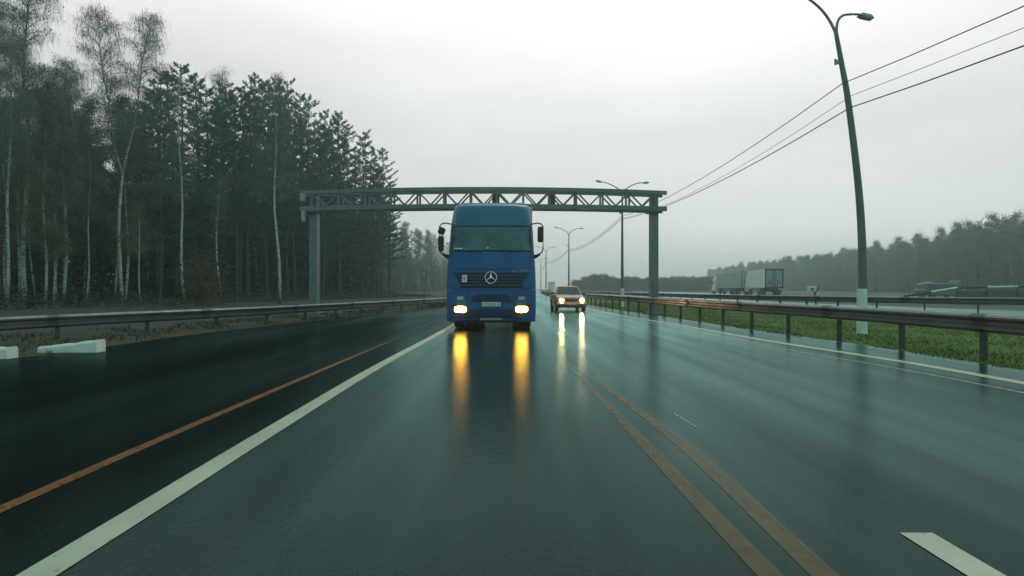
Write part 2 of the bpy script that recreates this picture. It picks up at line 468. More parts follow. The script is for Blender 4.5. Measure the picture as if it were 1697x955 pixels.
def line_ribbon(name, P, a, b, w, mat, parent, z=0.004, taper=None):
    ww = lambda d: w if taper is None else w*(1-0.93*max(0.0, min(1.0, (d-taper)/(b-taper))))
    return ribbon(name, lambda d: interp(P, d)-ww(d)/2, lambda d: interp(P, d)+ww(d)/2, a, b, z, mat, parent, 0.4, 2)

g = MB()
def gq(x0, x1, y0, y1):
    g.quad((x0, y0, -0.03), (x1, y0, -0.03), (x1, y1, -0.03), (x0, y1, -0.03))
gq(-780, 780, -300, 780)
ground = g.build('ground', M['ground'], recalc=False); ground['kind'] = 'structure'

EDGE_L = [(-5, -1.96), (2.5, -1.98), (4.8, -2.02), (9.2, -2.05), (15.2, -1.94), (30, -1.85), (80, -1.7), (150, 0)]
layby = ribbon('layby', LEFT_EDGE, lambda d: interp(EDGE_L, d), -5.5, 130, 0.0, M['layby_asphalt'], n=6)
road = ribbon('road', lambda d: interp(EDGE_L, d) if d < 130 else interp(LEFT_EDGE, d), RIGHT_EDGE, -5.5, 420, 0.0, M['asphalt'], n=10)
verge = ribbon('verge', lambda d: interp(LEFT_RAIL, d)-1.2, lambda d: interp(LEFT_EDGE, d)-0.02, -5, 420, -0.006, M['verge'])
forest_floor = ribbon('forest_floor', lambda d: -120, lambda d: interp(LEFT_RAIL, d)-1.2, -5, 420, -0.016, M['litter'])
turf = ribbon('median_turf', lambda d: interp(NEAR_RAIL, d)-0.12, lambda d: interp(FAR_RAIL, d)+0.25, -5, 420, -0.008, M['turf'])
opp_road = ribbon('opposite_road', lambda d: interp(FAR_RAIL, d)+0.25, lambda d: interp(FAR_RAIL, d)+11.5, 8, 420, -0.004, M['asphalt'])
side_road = ribbon('side_road', lambda d: 34.0+0.035*(d-60), lambda d: 43.0+0.035*(d-60), 42, 300, -0.012, M['asphalt'])

STR = lambda x: [(-10, x), (200, x)]
line_ribbon('edge_line', EDGE_L, -5, 120, 0.168, M['white_line'], road)
line_ribbon('orange_line', [(-5, -2.76), (3.3, -2.77), (5.1, -2.79), (11.3, -2.76), (16, -2.7)], -5, 15, 0.095, M['orange_line'], road, taper=9)
line_ribbon('edge_line', WHITE_R, -5, 150, 0.21, M['white_line'], road)
line_ribbon('cream_line', CREAM_R, 3, 32, 0.085, M['cream_line'], road)
line_ribbon('faded_line', [(-3, 1.14), (2.55, 1.08), (3.2, 1.05), (4.3, 1.03), (6.8, 0.96), (8.6, 0.90)], -3, 9.6, 0.11, M['faded_line'], road, taper=4.5)
line_ribbon('faded_line', [(-3, 1.30), (2.6, 1.30), (3.4, 1.315), (4.8, 1.30), (7.1, 1.14), (8.6, 1.0)], -3, 9.6, 0.12, M['faded_line'], road, taper=4.5)
line_ribbon('lane_dash', STR(1.975), -1.0, 2.95, 0.16, M['white_line'], road)
line_ribbon('lane_dash', [(5, 1.60), (6, 1.53)], 5.2, 5.75, 0.02, M['cream_line'], road)  # no lane dash: windscreen raindrop streak drawn as road paint
line_ribbon('lane_dash', [(15.8, 1.43), (19.3, 1.31)], 15.4, 19.4, 0.09, M['cream_line'], road)
line_ribbon('lane_dash', [(27, 1.15), (34, 1.05)], 27, 31, 0.1, M['cream_line'], road)
line_ribbon('lane_dash', [(39, 1.0), (46, 1.0)], 39, 43, 0.1, M['cream_line'], road)

# ------------------------------------------------------------------ grass of the median
def grass_mesh():
    mb = MB(); rnd = random.Random(3)
    N = 60000
    for i in range(N):
        d = 7.5 + 40*rnd.random()**1.6
        x0, x1 = interp(NEAR_RAIL, d)-0.16-0.10*math.sin(d*3.1)*math.sin(d*1.3), min(interp(FAR_RAIL, d)+0.1, interp(NEAR_RAIL, d)+13)
        x = x0 + (x1-x0)*rnd.random()**1.25
        cl = math.sin(x*1.7+d*0.6)*math.sin(d*1.1-x*0.5)
        if rnd.random() < 0.25-0.35*cl: continue
        h = rnd.uniform(0.02, 0.05)*(1+0.4*cl); w = rnd.uniform(0.008, 0.02)
        a = rnd.uniform(0, math.pi); dx, dy = math.cos(a)*w, math.sin(a)*w
        lx, ly = rnd.uniform(-.05, .05), rnd.uniform(-.05, .05)
        mb.tri((x-dx, d-dy, -0.01), (x+dx, d+dy, -0.01), (x+lx, d+ly, h))
    return mb
gr = grass_mesh().build('grass', M['blade'], recalc=False)
tag(gr, 'short green grass on the median behind the right guardrail', 'grass', kind='stuff')

def scruff():
    mb = MB(); rnd = random.Random(5)
    for i in range(9000):
        d = rnd.uniform(5, 60)
        x = rnd.uniform(interp(LEFT_RAIL, d)-2.5, interp(LEFT_EDGE, d)-0.05)
        if math.sin(x*2.1+d)*math.sin(d*0.9) < -0.2: continue
        h = rnd.uniform(0.03, 0.12); w = rnd.uniform(0.012, 0.03); a = rnd.uniform(0, math.pi)
        dx, dy = math.cos(a)*w, math.sin(a)*w
        mb.tri((x-dx, d-dy, -0.01), (x+dx, d+dy, -0.01), (x+rnd.uniform(-.05, .05), d+rnd.uniform(-.05, .05), h))
    return mb
sc = scruff().build('verge_weeds', M['scrub_leaf'], recalc=False)
tag(sc, 'thin brown weeds along the muddy verge under the left guardrail', 'weeds', kind='stuff')

# ------------------------------------------------------------------ guardrails
def path_of(P, a, b, side, first=1.0):
    ds = steps(a, b, first, 1.03); out = []
    for d in ds:
        p = Vector((interp(P, d), d, 0)); q = Vector((interp(P, d+0.2), d+0.2, 0))
        t = (q-p).normalized()
        out.append((p, Vector((t.y, -t.x, 0))*side))
    return out

def arc_positions(P, a, b, sp):
    out, d, acc = [], a, 0.0
    px = interp(P, d); out.append(d)
    while d < b:
        d2 = d+0.05; x2 = interp(P, d2)
        acc += math.hypot(x2-px, 0.05); d, px = d2, x2
        if acc >= sp: out.append(d); acc = 0.0
    return out

def guardrail(P, a, b, side, top, hgt, label, sp, post_a, post_b, post_over=0.0, nmax=95):
    """side = +1: the beam faces the right of the path, -1: the left"""
    root = empty('guardrail', (interp(P, post_a), post_a, 0), label, 'guardrail')
    L = Vector(root.location)
    h = hgt
    prof = [(0.02, top), (0.055, top-0.012*1), (0.10, top-0.16*h), (0.10, top-0.27*h), (0.03, top-0.42*h), (0.03, top-0.58*h), (0.10, top-0.73*h), (0.10, top-0.84*h), (0.02, top-h)]
    loop = prof + [(o-0.012, z) for (o, z) in reversed(prof)]
    mb = MB()
    mb.extrude_profile(loop, [(p-L, n) for p, n in path_of(P, a, b, side)])
    mb.build('beam', M['galv'], root)
    for d in arc_positions(P, post_a+0.9, min(post_b, 75), 4.3):
        sp_ = MB(); seg = [(interp(P, d+t), d+t) for t in (0.0, 0.16, 0.32)]
        pl_ = []
        for (x_, d_) in seg:
            t_ = (Vector((interp(P, d_+0.2), d_+0.2, 0))-Vector((x_, d_, 0))).normalized()
            pl_.append((Vector((x_, d_, 0))-L, Vector((t_.y, -t_.x, 0))*side))
        sp_.extrude_profile([(o+0.007, z) for (o, z) in prof] + [(o-0.006, z) for (o, z) in reversed(prof)], pl_)
        sp_.build('splice_plate', M['galv_post'], root)
    ds = arc_positions(P, post_a, post_b, sp)[:nmax]
    pm = MB()
    zt = top-0.02+post_over
    # C section post
    pm.box((0, 0, zt/2-0.05), (0.085, 0.012, zt+0.1)); pm.box((-0.038, 0.03, zt/2-0.05), (0.012, 0.05, zt+0.1)); pm.box((0.038, 0.03, zt/2-0.05), (0.012, 0.05, zt+0.1))
    pm.box((0.04*side, 0, top-h/2), (0.10, 0.07, h*0.5))
    me = pm.mesh('post', M['galv_post'], recalc=True)
    for d in ds:
        o = bpy.data.objects.new('post', me); COL.objects.link(o)
        p = Vector((interp(P, d), d, 0)); q = Vector((interp(P, d+0.2), d+0.2, 0))
        t = (q-p).normalized(); n = Vector((t.y, -t.x, 0))*side
        o.location = p - L - n*0.085
        o.rotation_euler = (0, 0, math.atan2(t.y, t.x)-math.pi/2)
        link_child(o, root)
    return root

guardrail(NEAR_RAIL, -5, 260, -1, 0.79, 0.30, 'steel guardrail on the right side of the wet road, before the green median', 1.97, -4.2, 130, nmax=80)
guardrail(LEFT_RAIL, -4.5, 260, 1, 0.57, 0.30, 'steel guardrail with bright top edge along the forest on the left', 2.3, -4.0, 130, nmax=60)
guardrail(FAR_RAIL, 15, 260, -1, 0.80, 0.30, 'dark steel guardrail on the far side of the grass median', 1.9, 16, 110, nmax=70)

# ------------------------------------------------------------------ overhead gantry
def gantry():
    D = 28.0; S = 28.0/1000
    root = empty('overhead_gantry', (0, D, 0), 'grey steel truss gantry spanning the road above the blue truck', 'gantry')
    xl, xr = (516-848)*S, (1086-848)*S
    zmid_t, zmid_b = 1.2+(478-314)*S, 1.2+(478-342.5)*S
    zend_t, zend_b = 1.2+(478-320.5)*S, 1.2+(478-347)*S
    x0, x1 = (497-848)*S, (1104-848)*S
    xc, half = (x0+x1)/2, (x1-x0)/2
    def zt(x): return zmid_t + (zend_t-zmid_t)*((x-xc)/half)**2
    def zb(x): return zmid_b + (zend_b-zmid_b)*((x-xc)/half)**2
    dep = 0.8
    def chord(zf, y, r):
        mb = MB(); N = 24
        for i in range(N):
            a = x0+(x1-x0)*i/N; b = x0+(x1-x0)*(i+1)/N
            A, B = Vector((a, y, zf(a))), Vector((b, y, zf(b)))
            ang = math.atan2(B.z-A.z, b-a)
            mb.box((A+B)/2, ((B-A).length+0.002, r*2, r*2), rot=Matrix.Rotation(-ang, 3, 'Y'))
        return mb
    for y in (0, dep):
        chord(zt, y, 0.085).build('top_chord', M['gantry'], root)
        chord(zb, y, 0.10).build('bottom_chord', M['gantry'], root)
    bays = 13; xs = [xl + (xr-xl)*i/bays for i in range(bays+1)]
    def bar(mb, A, B, w):
        A, B = Vector(A), Vector(B); d = B-A
        mb.box((A+B)/2, (w, w, d.length), rot=d.to_track_quat('Z', 'Y').to_matrix())
    for y in (0, dep):
        def one(nm, A, B, w):
            m_ = MB(); bar(m_, A, B, w); m_.build(nm, M['gantry'], root)
        for i, x in enumerate(xs):
            one('vertical_bar', (x, y, zb(x)+0.09), (x, y, zt(x)-0.08), 0.085)
            if i < bays:
                xm = (x+xs[i+1])/2
                one('diagonal_bar', (x+0.04, y, zt(x)-0.10), (xm-0.01, y, zb(xm)+0.09), 0.065)
                one('diagonal_bar', (xm+0.01, y, zb(xm)+0.09), (xs[i+1]-0.04, y, zt(xs[i+1])-0.10), 0.065)
    for x in xs:
        one('cross_brace', (x, 0.08, zt(x)+0.01), (x, dep-0.08, zt(x)+0.01), 0.06)
        one('cross_brace', (x, 0.10, zb(x)-0.01), (x, dep-0.10, zb(x)-0.01), 0.06)
    for x in (xl, xr):
        p = MB(); top = zb(x)-0.10
        p.box((x, dep/2, top/2), (0.36, 0.42, top)); p.build('post', M['gantry'], root)
        q = MB(); q.box((x, dep/2, 0.02), (0.56, 0.6, 0.10), bev=0.02)
        q.box((x, dep/2, top-0.03), (0.5, dep+0.15, 0.05)); q.build('base_plate', M['gantry'], root)
        s = MB(); s.box((x, dep/2, (zb(x)+zt(x))/2), (0.34, 0.40, zt(x)-zb(x)-0.2)); s.build('post_head', M['gantry'], root)
    for px_, w_ in ((821, 10), (916, 7)):
        x = (px_-848)*S; e = MB()
        e.box((x, dep*0.5, (zb(x)+zt(x))/2), (w_*S*1.2, dep*0.55, zt(x)-zb(x)-0.25), bev=0.02)
        e.build('equipment_box', M['gantry_dark'], root)
    x = xl-0.35; e = MB(); e.box((x, -0.18, zb(x)+0.5), (0.22, 0.2, 0.34), bev=0.02); e.box((x, -0.1, zb(x)-0.35), (0.16, 0.14, 0.5), bev=0.02)
    e.build('camera_unit', M['lamp_head'], root)
gantry()

# ------------------------------------------------------------------ street lamps and cables
def curve_pts(pts, n=6):
    """Catmull-Rom through 3D points"""
    P = [Vector(p) for p in pts]; P = [P[0]*2-P[1]] + P + [P[-1]*2-P[-2]]
    out = []
    for i in range(1, len(P)-2):
        for k in range(n):
            t = k/n
            out.append(0.5*((2*P[i]) + (P[i+1]-P[i-1])*t + (2*P[i-1]-5*P[i]+4*P[i+1]-P[i+2])*t*t + (3*P[i]-P[i-1]-3*P[i+1]+P[i+2])*t**3))
    out.append(P[-2])
    return out

def lamp_head(parent, at, ang):
    h = MB()
    rot = Matrix.Rotation(-ang, 3, 'Y')
    h.box(Vector(at), (0.42, 0.20, 0.10), rot=rot, taper=0.6, bev=0.02)
    h.box(Vector(at) + rot @ Vector((0.02 if ang < 1.5 else -0.02, 0, -0.06)), (0.30, 0.16, 0.03), rot=rot)
    return h.build('lamp_head', M['lamp_head'], parent)

def street_lamp(X, D, label, poleP, armL, armR, headL, headR, rb=0.118, rt=0.052, base_h=1.18, bracket=True):
    root = empty('street_lamp', (X, D, 0), label, 'street lamp', 'double street lamps along the median')
    pts = curve_pts(poleP, 6); n = len(pts)
    mb = MB(); mb.tube(pts, [rb+(rt-rb)*i/(n-1) for i in range(n)], 14)
    mb.build('pole', M['lamp_pole'], root, smooth=True)
    b = MB()
    b.tube([(0, 0, -0.05), (0, 0, 0.03), (0, 0, base_h*0.5), (pts[0].x, 0, base_h)], [rb+0.04, rb+0.012, rb+0.008, rb+0.004], 16)
    b.build('painted_base', M['white_paint'], root, smooth=False)
    for arm in (armL, armR):
        a = MB(); ap = curve_pts(arm, 6); a.tube(ap, [rt*0.75+(0.028-rt*0.75)*i/(len(ap)-1) for i in range(len(ap))], 8)
        a.build('arm', M['lamp_arm'], root, smooth=True)
    lamp_head(root, *headL); lamp_head(root, *headR)
    if bracket:
        k = MB(); p = pts[int(n*0.80)]
        k.box((p.x-0.10, 0, p.z+0.02), (0.14, 0.06, 0.10)); k.tube([(p.x-0.16, 0, p.z-0.05), (p.x-0.16, 0, p.z+0.1)], 0.03, 8)
        k.build('cable_bracket', M['lamp_arm'], root)
    return root

s1 = 1/62.5
def l1(x, y): return ((x-1428)*s1, 0, 1.2+(478-y)*s1)
street_lamp(9.28, 16.0, 'tall leaning double-arm lamp on a white base beside the near guardrail, nearest of the lamps',
    [(0, 0, 0), l1(1429, 440), l1(1423, 320), l1(1406, 175), l1(1394, 105), l1(1385, 56)],
    [l1(1385.5, 60), l1(1382, 50), l1(1373, 33), l1(1360, 16), l1(1341, 0), l1(1318, -12), l1(1296, -18)],
    [l1(1386, 60), l1(1386, 46), l1(1389, 34), l1(1396, 26.5), l1(1408, 24.5), l1(1420, 24.5), l1(1428, 25.5)],
    (l1(1284, -20), R(195+360-180-10)), (l1(1434, 27), R(-12)))

def std_lamp(X, D, label, top, hx, rise, rb=0.115):
    zf = top - rise
    return street_lamp(X, D, label, [(0, 0, 0), (0, 0, zf*0.5), (0, 0, zf)],
        [(0, 0, zf-0.1), (-0.12, 0, zf+rise*0.30), (-hx*0.35, 0, zf+rise*0.62), (-hx*0.7, 0, zf+rise*0.88), (-hx, 0, top)],
        [(0, 0, zf-0.1), (0.12, 0, zf+rise*0.30), (hx*0.35, 0, zf+rise*0.62), (hx*0.7, 0, zf+rise*0.86), (hx, 0, top-0.06)],
        ((-hx-0.12, 0, top+0.03), R(-14)), ((hx+0.12, 0, top-0.06), R(8)), rb=rb)
std_lamp(7.2, 39.4, 'double-arm street lamp behind the right half of the gantry truss', 8.15, 1.42, 0.85)
std_lamp(6.5, 69, 'double-arm street lamp with curved arms standing above the saloon car', 8.1, 1.35, 0.85)
std_lamp(5.7, 101, 'faint double-arm street lamp just right of the truck mirror', 8.1, 1.35, 0.85)
std_lamp(6.6, 138, 'smallest street lamp far down the foggy road', 8.1, 1.35, 0.85)

LP = [(11.9, -8), (9.28, 16.0), (7.2, 39.4), (6.5, 69), (5.7, 101), (6.6, 138)]
def cable(zs, xoff, sag, r, label):
    mb = MB(); pts = []
    for i in range(len(LP)-1):
        (xa, da), (xb, db) = LP[i], LP[i+1]
        xa, xb = xa+xoff[i], xb+xoff[i+1]
        for k in range(10):
            t = k/10
            pts.append((xa+(xb-xa)*t, da+(db-da)*t, zs[i]+(zs[i+1]-zs[i])*t-4*sag[i]*t*(1-t)))
    pts.append((LP[-1][0], LP[-1][1], zs[-1]))
    mb.tube(pts, r, 6)
    tag(mb.build('overhead_cable', M['cable'], smooth=True), label, 'cable', 'cables strung along the lamp posts')
sg = [0.5, 0.45, 0.5, 0.5, 0.5]
cable([6.85, 6.62, 5.85, 5.6, 5.6, 5.6], [-0.4, -0.52, -.1, -.1, -.1, 0], sg, 0.012, 'topmost dark cable strung between the lamp posts')
cable([5.75, 6.30, 5.75, 5.5, 5.5, 5.5], [-0.4, -0.28, -.08, -.1, -.1, 0], [0.25, 0.55, .5, .5, .5], 0.007, 'thin middle cable between the two thicker ones on the lamp posts')
cable([6.10, 5.98, 5.66, 5.42, 5.4, 5.4], [-0.4, -0.32, -.1, -.1, -.1, 0], sg, 0.0145, 'lowest thick cable strung between the lamp posts')

# ------------------------------------------------------------------ blue truck
def truck():
    root = empty('truck', (-0.58, 16.7, 0), 'oncoming blue cab-over truck with lit headlights and round three-point emblem', 'truck')
    def lerp_tab(tab, z):
        for i in range(len(tab)-1):
            if z <= tab[i+1][0]:
                (a, fa), (b, fb) = tab[i], tab[i+1]
                t = max(0, (z-a)/(b-a)); return fa+(fb-fa)*t
        return tab[-1][1]
    W = [(0.25, 1.235), (0.6, 1.25), (1.18, 1.25), (1.75, 1.235), (2.22, 1.20), (2.96, 1.165), (3.3, 1.125), (3.54, 1.08), (3.60, 1.05), (3.645, 0.95)]
    F = [(0.25, 0.06), (0.45, 0.0), (1.18, 0.0), (1.75, 0.02), (2.22, 0.07), (2.96, 0.34), (3.3, 0.46), (3.54, 0.60), (3.60, 0.68), (3.645, 0.86)]
    def S(x, z, off=0.0):
        w = lerp_tab(W, z); u = min(1.0, abs(x)/w)
        return Vector((x, lerp_tab(F, z) + 0.05*u*u + 0.20*u**9 - off, z))
    US = [-1, -.985, -.96, -.92, -.86, -.75, -.6, -.4, -.2, 0, .2, .4, .6, .75, .86, .92, .96, .985, 1]
    def cab_part(zs, mat, name, back=2.3, cap_top=False, cap_bot=False):
        mb = MB(); rows = []
        for z in zs:
            w = lerp_tab(W, z)
            ring = [S(u*w, z) for u in US] + [Vector((w, back*0.5, z)), Vector((w, back, z)), Vector((-w, back, z)), Vector((-w, back*0.5, z))]
            rows.append(ring)
        L = len(rows[0])
        for r in rows: mb.v += [tuple(p) for p in r]
        for i in range(len(rows)-1):
            for k in range(L):
                k2 = (k+1) % L
                mb.f.append((i*L+k, i*L+k2, (i+1)*L+k2, (i+1)*L+k)); mb.m.append(0)
        if cap_top: mb.f.append(tuple((len(rows)-1)*L+k for k in range(L))); mb.m.append(0)
        if cap_bot: mb.f.append(tuple(k for k in range(L))[::-1]); mb.m.append(0)
        o = mb.build(name, mat, root)
        for p in o.data.polygons: p.use_smooth = len(p.vertices) == 4
        return o
    def patch(x0a, x1a, z0, z1, off, mat, name, x0b=None, x1b=None, parent=root, nx=14, nz=4, thick=0.02):
        """panel lying on the cab front; x0a..x1a at z0, x0b..x1b at z1"""
        x0b = x0a if x0b is None else x0b; x1b = x1a if x1b is None else x1b
        mb = MB()
        for lay in (off, off-thick):
            for j in range(nz+1):
                t = j/nz; z = z0+(z1-z0)*t
                a, b = x0a+(x0b-x0a)*t, x1a+(x1b-x1a)*t
                for i in range(nx+1):
                    x = a+(b-a)*i/nx
                    mb.v.append(tuple(S(x, z, lay)))
        L = nx+1; H = L*(nz+1)
        for j in range(nz):
            for i in range(nx):
                q = j*L+i
                mb.f.append((q, q+1, q+L+1, q+L)); mb.m.append(0)
                mb.f.append((H+q, H+q+L, H+q+L+1, H+q+1)); mb.m.append(0)
        for i in range(nx):
            mb.f.append((i, H+i, H+i+1, i+1)); mb.m.append(0)
            q = nz*L+i
            mb.f.append((q, q+1, H+q+1, H+q)); mb.m.append(0)
        for j in range(nz):
            q = j*L
            mb.f.append((q, q+L, H+q+L, H+q)); mb.m.append(0)
            q = j*L+nx
            mb.f.append((q, H+q, H+q+L, q+L)); mb.m.append(0)
        return mb.build(name, mat, parent)
    cab_part([1.19, 1.3, 1.45, 1.6, 1.75, 1.9, 2.05, 2.18, 2.24, 2.4, 2.6, 2.8, 2.95], M['truck_blue'], 'cab', cap_bot=True)
    cab_part([2.952, 2.99, 3.1, 3.3, 3.45, 3.54, 3.58, 3.61, 3.63, 3.645], M['truck_roof_blue'], 'roof_panel', cap_top=True)
    # bumper
    b = cab_part([0.26, 0.33, 0.45, 0.7, 0.95, 1.10, 1.187], M['truck_blue'], 'bumper', back=0.9, cap_top=True, cap_bot=True)
    # recessed joint between cab and bumper
    # windscreen
    glass = patch(-1.10, 1.10, 2.26, 2.93, 0.012, M['glass'], 'windscreen', -1.075, 1.075)
    fr = MB()
    for (xa, za, xb, zb_) in ((-1.13, 2.24, 1.13, 2.24), (-1.10, 2.95, 1.10, 2.95), (-1.13, 2.24, -1.10, 2.95), (1.13, 2.24, 1.10, 2.95)):
        pts = [S(xa+(xb-xa)*i/14, za+(zb_-za)*i/14, 0.012) for i in range(15)]
        fr.tube(pts, 0.016, 6)
    fr.build('windscreen_seal', M['black'], root)
    patch(-1.02, -0.80, 2.285, 2.315, 0.03, M['plate'], 'dashboard_paper', nx=4, nz=1, thick=0.01)
    patch(-0.12, -0.07, 2.30, 2.33, 0.03, M['plate'], 'dashboard_paper', nx=2, nz=1, thick=0.01)
    # wipers
    for sx in (-0.53, 0.56):
        wp = MB(); pts = [S(sx+dx, 2.235+dz, 0.05) for dx, dz in ((-0.24, -0.03), (-0.2, 0.0), (0, 0.012), (0.2, 0.0), (0.26, -0.035))]
        wp.tube(pts, 0.014, 6); wp.tube([S(sx-0.05, 2.19, 0.02), S(sx+0.02, 2.245, 0.05)], 0.016, 6)
        wp.build('wiper', M['black'], root)
    # bonnet lip and slots above the grille
    patch(-1.20, 1.20, 1.715, 1.735, 0.006, M['black'], 'panel_gap', thick=0.02)
    patch(-1.21, 1.21, 1.615, 1.635, 0.008, M['black'], 'panel_gap', thick=0.02)
    # grille
    gro = patch(-0.80, 0.80, 1.215, 1.60, 0.012, M['truck_grille'], 'grille', -1.02, 1.02)
    for k in range(4):
        z = 1.27+0.085*k; w = 0.78+0.22*(z-1.22)/0.38
        patch(-w, w, z, z+0.022, 0.045, M['truck_roof_blue'], 'grille_slat', parent=gro, nz=1, thick=0.04)
    # emblem
    e = MB(); C = S(-0.0, 1.485, 0.085); rr = 0.158
    ring = [C+Vector((rr*math.cos(t), 0, rr*math.sin(t))) for t in [2*math.pi*k/36 for k in range(37)]]
    e.tube(ring, 0.017, 8, cap=False)
    for k in range(3):
        t = math.pi/2+2*math.pi*k/3
        tip = C+Vector((math.cos(t), 0, math.sin(t)))*(rr-0.008)
        l_ = C+Vector((math.cos(t+1.047), 0, math.sin(t+1.047)))*0.034
        r_ = C+Vector((math.cos(t-1.047), 0, math.sin(t-1.047)))*0.034
        f = C+Vector((0, -0.02, 0)); bk = C+Vector((0, 0.02, 0))
        e.tri(tip, l_, f); e.tri(tip, f, r_); e.tri(tip, bk, l_); e.tri(tip, r_, bk)
    e.build('emblem', M['chrome'], root)
    bk = MB(); bk.box((0, S(0, 1.485).y-0.03, 1.485), (0.05, 0.08, 0.05)); bk.build('emblem_mount', M['black'], root)
    st = patch(-0.80, -0.66, 1.36, 1.56, 0.07, M['plate'], 'grille_tag', nx=2, nz=2)
    patch(-0.765, -0.70, 1.40, 1.52, 0.075, M['silver_letter'], 'tag_mark', parent=st, nx=2, nz=2, thick=0.01)
    # lettering
    def text(name, body, size, loc, mat, extr=0.006, space=1.0):
        cu = bpy.data.curves.new(name, 'FONT'); cu.body = body; cu.size = size; cu.extrude = extr
        cu.align_x = 'CENTER'; cu.align_y = 'CENTER'; cu.space_character = space; cu.resolution_u = 2
        ob = bpy.data.objects.new(name, cu); COL.objects.link(ob)
        bpy.context.view_layer.update()
        me = bpy.data.meshes.new_from_object(ob.evaluated_get(bpy.context.evaluated_depsgraph_get()))
        bpy.data.objects.remove(ob)
        o = bpy.data.objects.new(name, me); COL.objects.link(o)
        me.materials.clear(); me.materials.append(mat)
        o.location = loc; o.rotation_euler = (R(90), 0, 0)
        return o
    t = text('lettering', 'ACTROS', 0.115, S(0.845, 1.675, 0.035), M['silver_letter'], space=1.15)
    link_child(t, root)
    # upper corner steps of the grille zone
    for s in (-1, 1):
        patch(s*1.235 if s < 0 else 0.88, -0.88 if s < 0 else 1.235, 1.20, 1.60, 0.02, M['truck_blue'], 'corner_panel',
              s*1.225 if s < 0 else 1.06, -1.06 if s < 0 else 1.225)
    # shut lines and steps
    for s in (-1, 1):
        patch(s*1.10-0.008, s*1.10+0.008, 1.72, 2.22, 0.006, M['black'], 'panel_gap', nx=1, nz=4, thick=0.02)
        patch(s*0.66-0.008, s*0.66+0.008, 0.30, 1.17, 0.006, M['black'], 'panel_gap', nx=1, nz=4, thick=0.02)
        patch(s*1.08-0.10, s*1.08+0.10, 0.70, 0.73, 0.012, M['black'], 'step', nx=3, nz=1, thick=0.02)
    patch(-1.2, 1.2, 1.13, 1.145, 0.006, M['black'], 'panel_gap', nz=1, thick=0.02)
    # bumper details
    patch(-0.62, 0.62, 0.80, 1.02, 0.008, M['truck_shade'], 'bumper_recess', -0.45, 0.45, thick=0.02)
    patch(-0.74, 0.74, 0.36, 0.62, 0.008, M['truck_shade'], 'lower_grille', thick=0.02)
    patch(-0.30, 0.30, 0.31, 0.37, 0.02, M['silver_letter'], 'step_plate', thick=0.02)
    patch(-0.74, 0.74, 0.235, 0.29, 0.02, M['black'], 'lower_lip', thick=0.03)
    pl = patch(-0.26, 0.27, 0.695, 0.81, 0.03, M['plate'], 'number_plate', thick=0.015)
    t = text('plate_marks', 'A 776 MK  50', 0.088, S(0.005, 0.752, 0.036), M['plate_ink'], 0.003)
    link_child(t, pl)
    for x in (-0.85, 0.85):
        patch(x-0.09, x+0.09, 0.875, 0.965, 0.02, M['truck_poslamp'], 'marker_lamp', nx=3, nz=2)
        patch(x-0.11 if x < 0 else x+0.12, x-0.28 if x < 0 else x+0.24, 0.90, 0.945, 0.015, M['amber'], 'indicator', nx=3, nz=1) if x > 0 else None
        patch(x-0.25, x+0.25, 0.40, 0.435, 0.012, M['amber'], 'fog_strip', nx=4, nz=1)
        # recess and lit lens with rounded outline
        def oval(rx, rz, off, cz, dome):
            mb = MB(); N = 28; c = S(x, cz, off+dome)
            pts = []
            for k in range(N):
                t = 2*math.pi*k/N; cc, ss = math.cos(t), math.sin(t)
                q = 3.5
                px_ = x+rx*math.copysign(abs(cc)**(2/q), cc); pz = cz+rz*math.copysign(abs(ss)**(2/q), ss)
                pts.append(S(px_, pz, off))
            n0 = len(mb.v); mb.v += [tuple(p) for p in pts] + [tuple(p+Vector((0, 0.04, 0))) for p in pts] + [tuple(c)]
            for k in range(N):
                k2 = (k+1) % N
                mb.f.append((k, k2, N+k2, N+k)); mb.m.append(0)
                mb.f.append((k2, k, 2*N)); mb.m.append(0)
            return mb
        h = oval(0.22, 0.115, 0.012, 0.605, 0.0).build('headlight_housing', M['black'], root)
        oval(0.165, 0.082, 0.03, 0.61, 0.015).build('headlight', M['truck_lamp'], h)
    # mirrors
    for s in (-1, 1):
        m = MB(); xo = s*1.45
        m.tube([S(s*1.12, 3.02), Vector((s*1.30, 0.30, 3.03)), Vector((xo-s*0.06, 0.22, 3.0)), Vector((xo, 0.2, 2.92)), Vector((xo, 0.2, 2.3)), Vector((xo-s*0.03, 0.22, 2.2)), Vector((s*1.32, 0.28, 2.13)), Vector((s*1.18, 0.3, 2.12))], 0.019, 8)
        m.tube([Vector((s*1.36, 0.28, 2.15)), Vector((s*1.2, 0.34, 2.05))], 0.04, 8)
        arm = m.build('mirror_bracket', M['black'], root)
        if s < 0:
            hs = MB(); hs.box((xo+0.06, 0.2, 2.80), (0.19, 0.16, 0.20), rot=Matrix.Rotation(R(24), 3, 'Y'), bev=0.05)
            hs.build('mirror', M['black'], arm, smooth=False)
            hs = MB(); hs.box((xo+0.04, 0.2, 2.44), (0.16, 0.15, 0.43), bev=0.05); hs.build('mirror', M['black'], arm)
        else:
            hs = MB(); hs.box((xo-0.07, 0.2, 2.70), (0.17, 0.15, 0.44), bev=0.05); hs.build('mirror', M['black'], arm)
    # door gaps and side windows
    for s in (-1, 1):
        sw = MB()
        ya, yb = 0.55, 1.35
        def P(y, z): return Vector((s*(lerp_tab(W, z)+0.006), y, z))
        n = 4
        for i in range(n):
            z0, z1 = 2.2+0.65*i/n, 2.2+0.65*(i+1)/n
            sw.quad(P(ya, z0), P(yb, z0), P(yb, z1), P(ya, z1)); 
        sw.build('side_window', M['glass'], root)
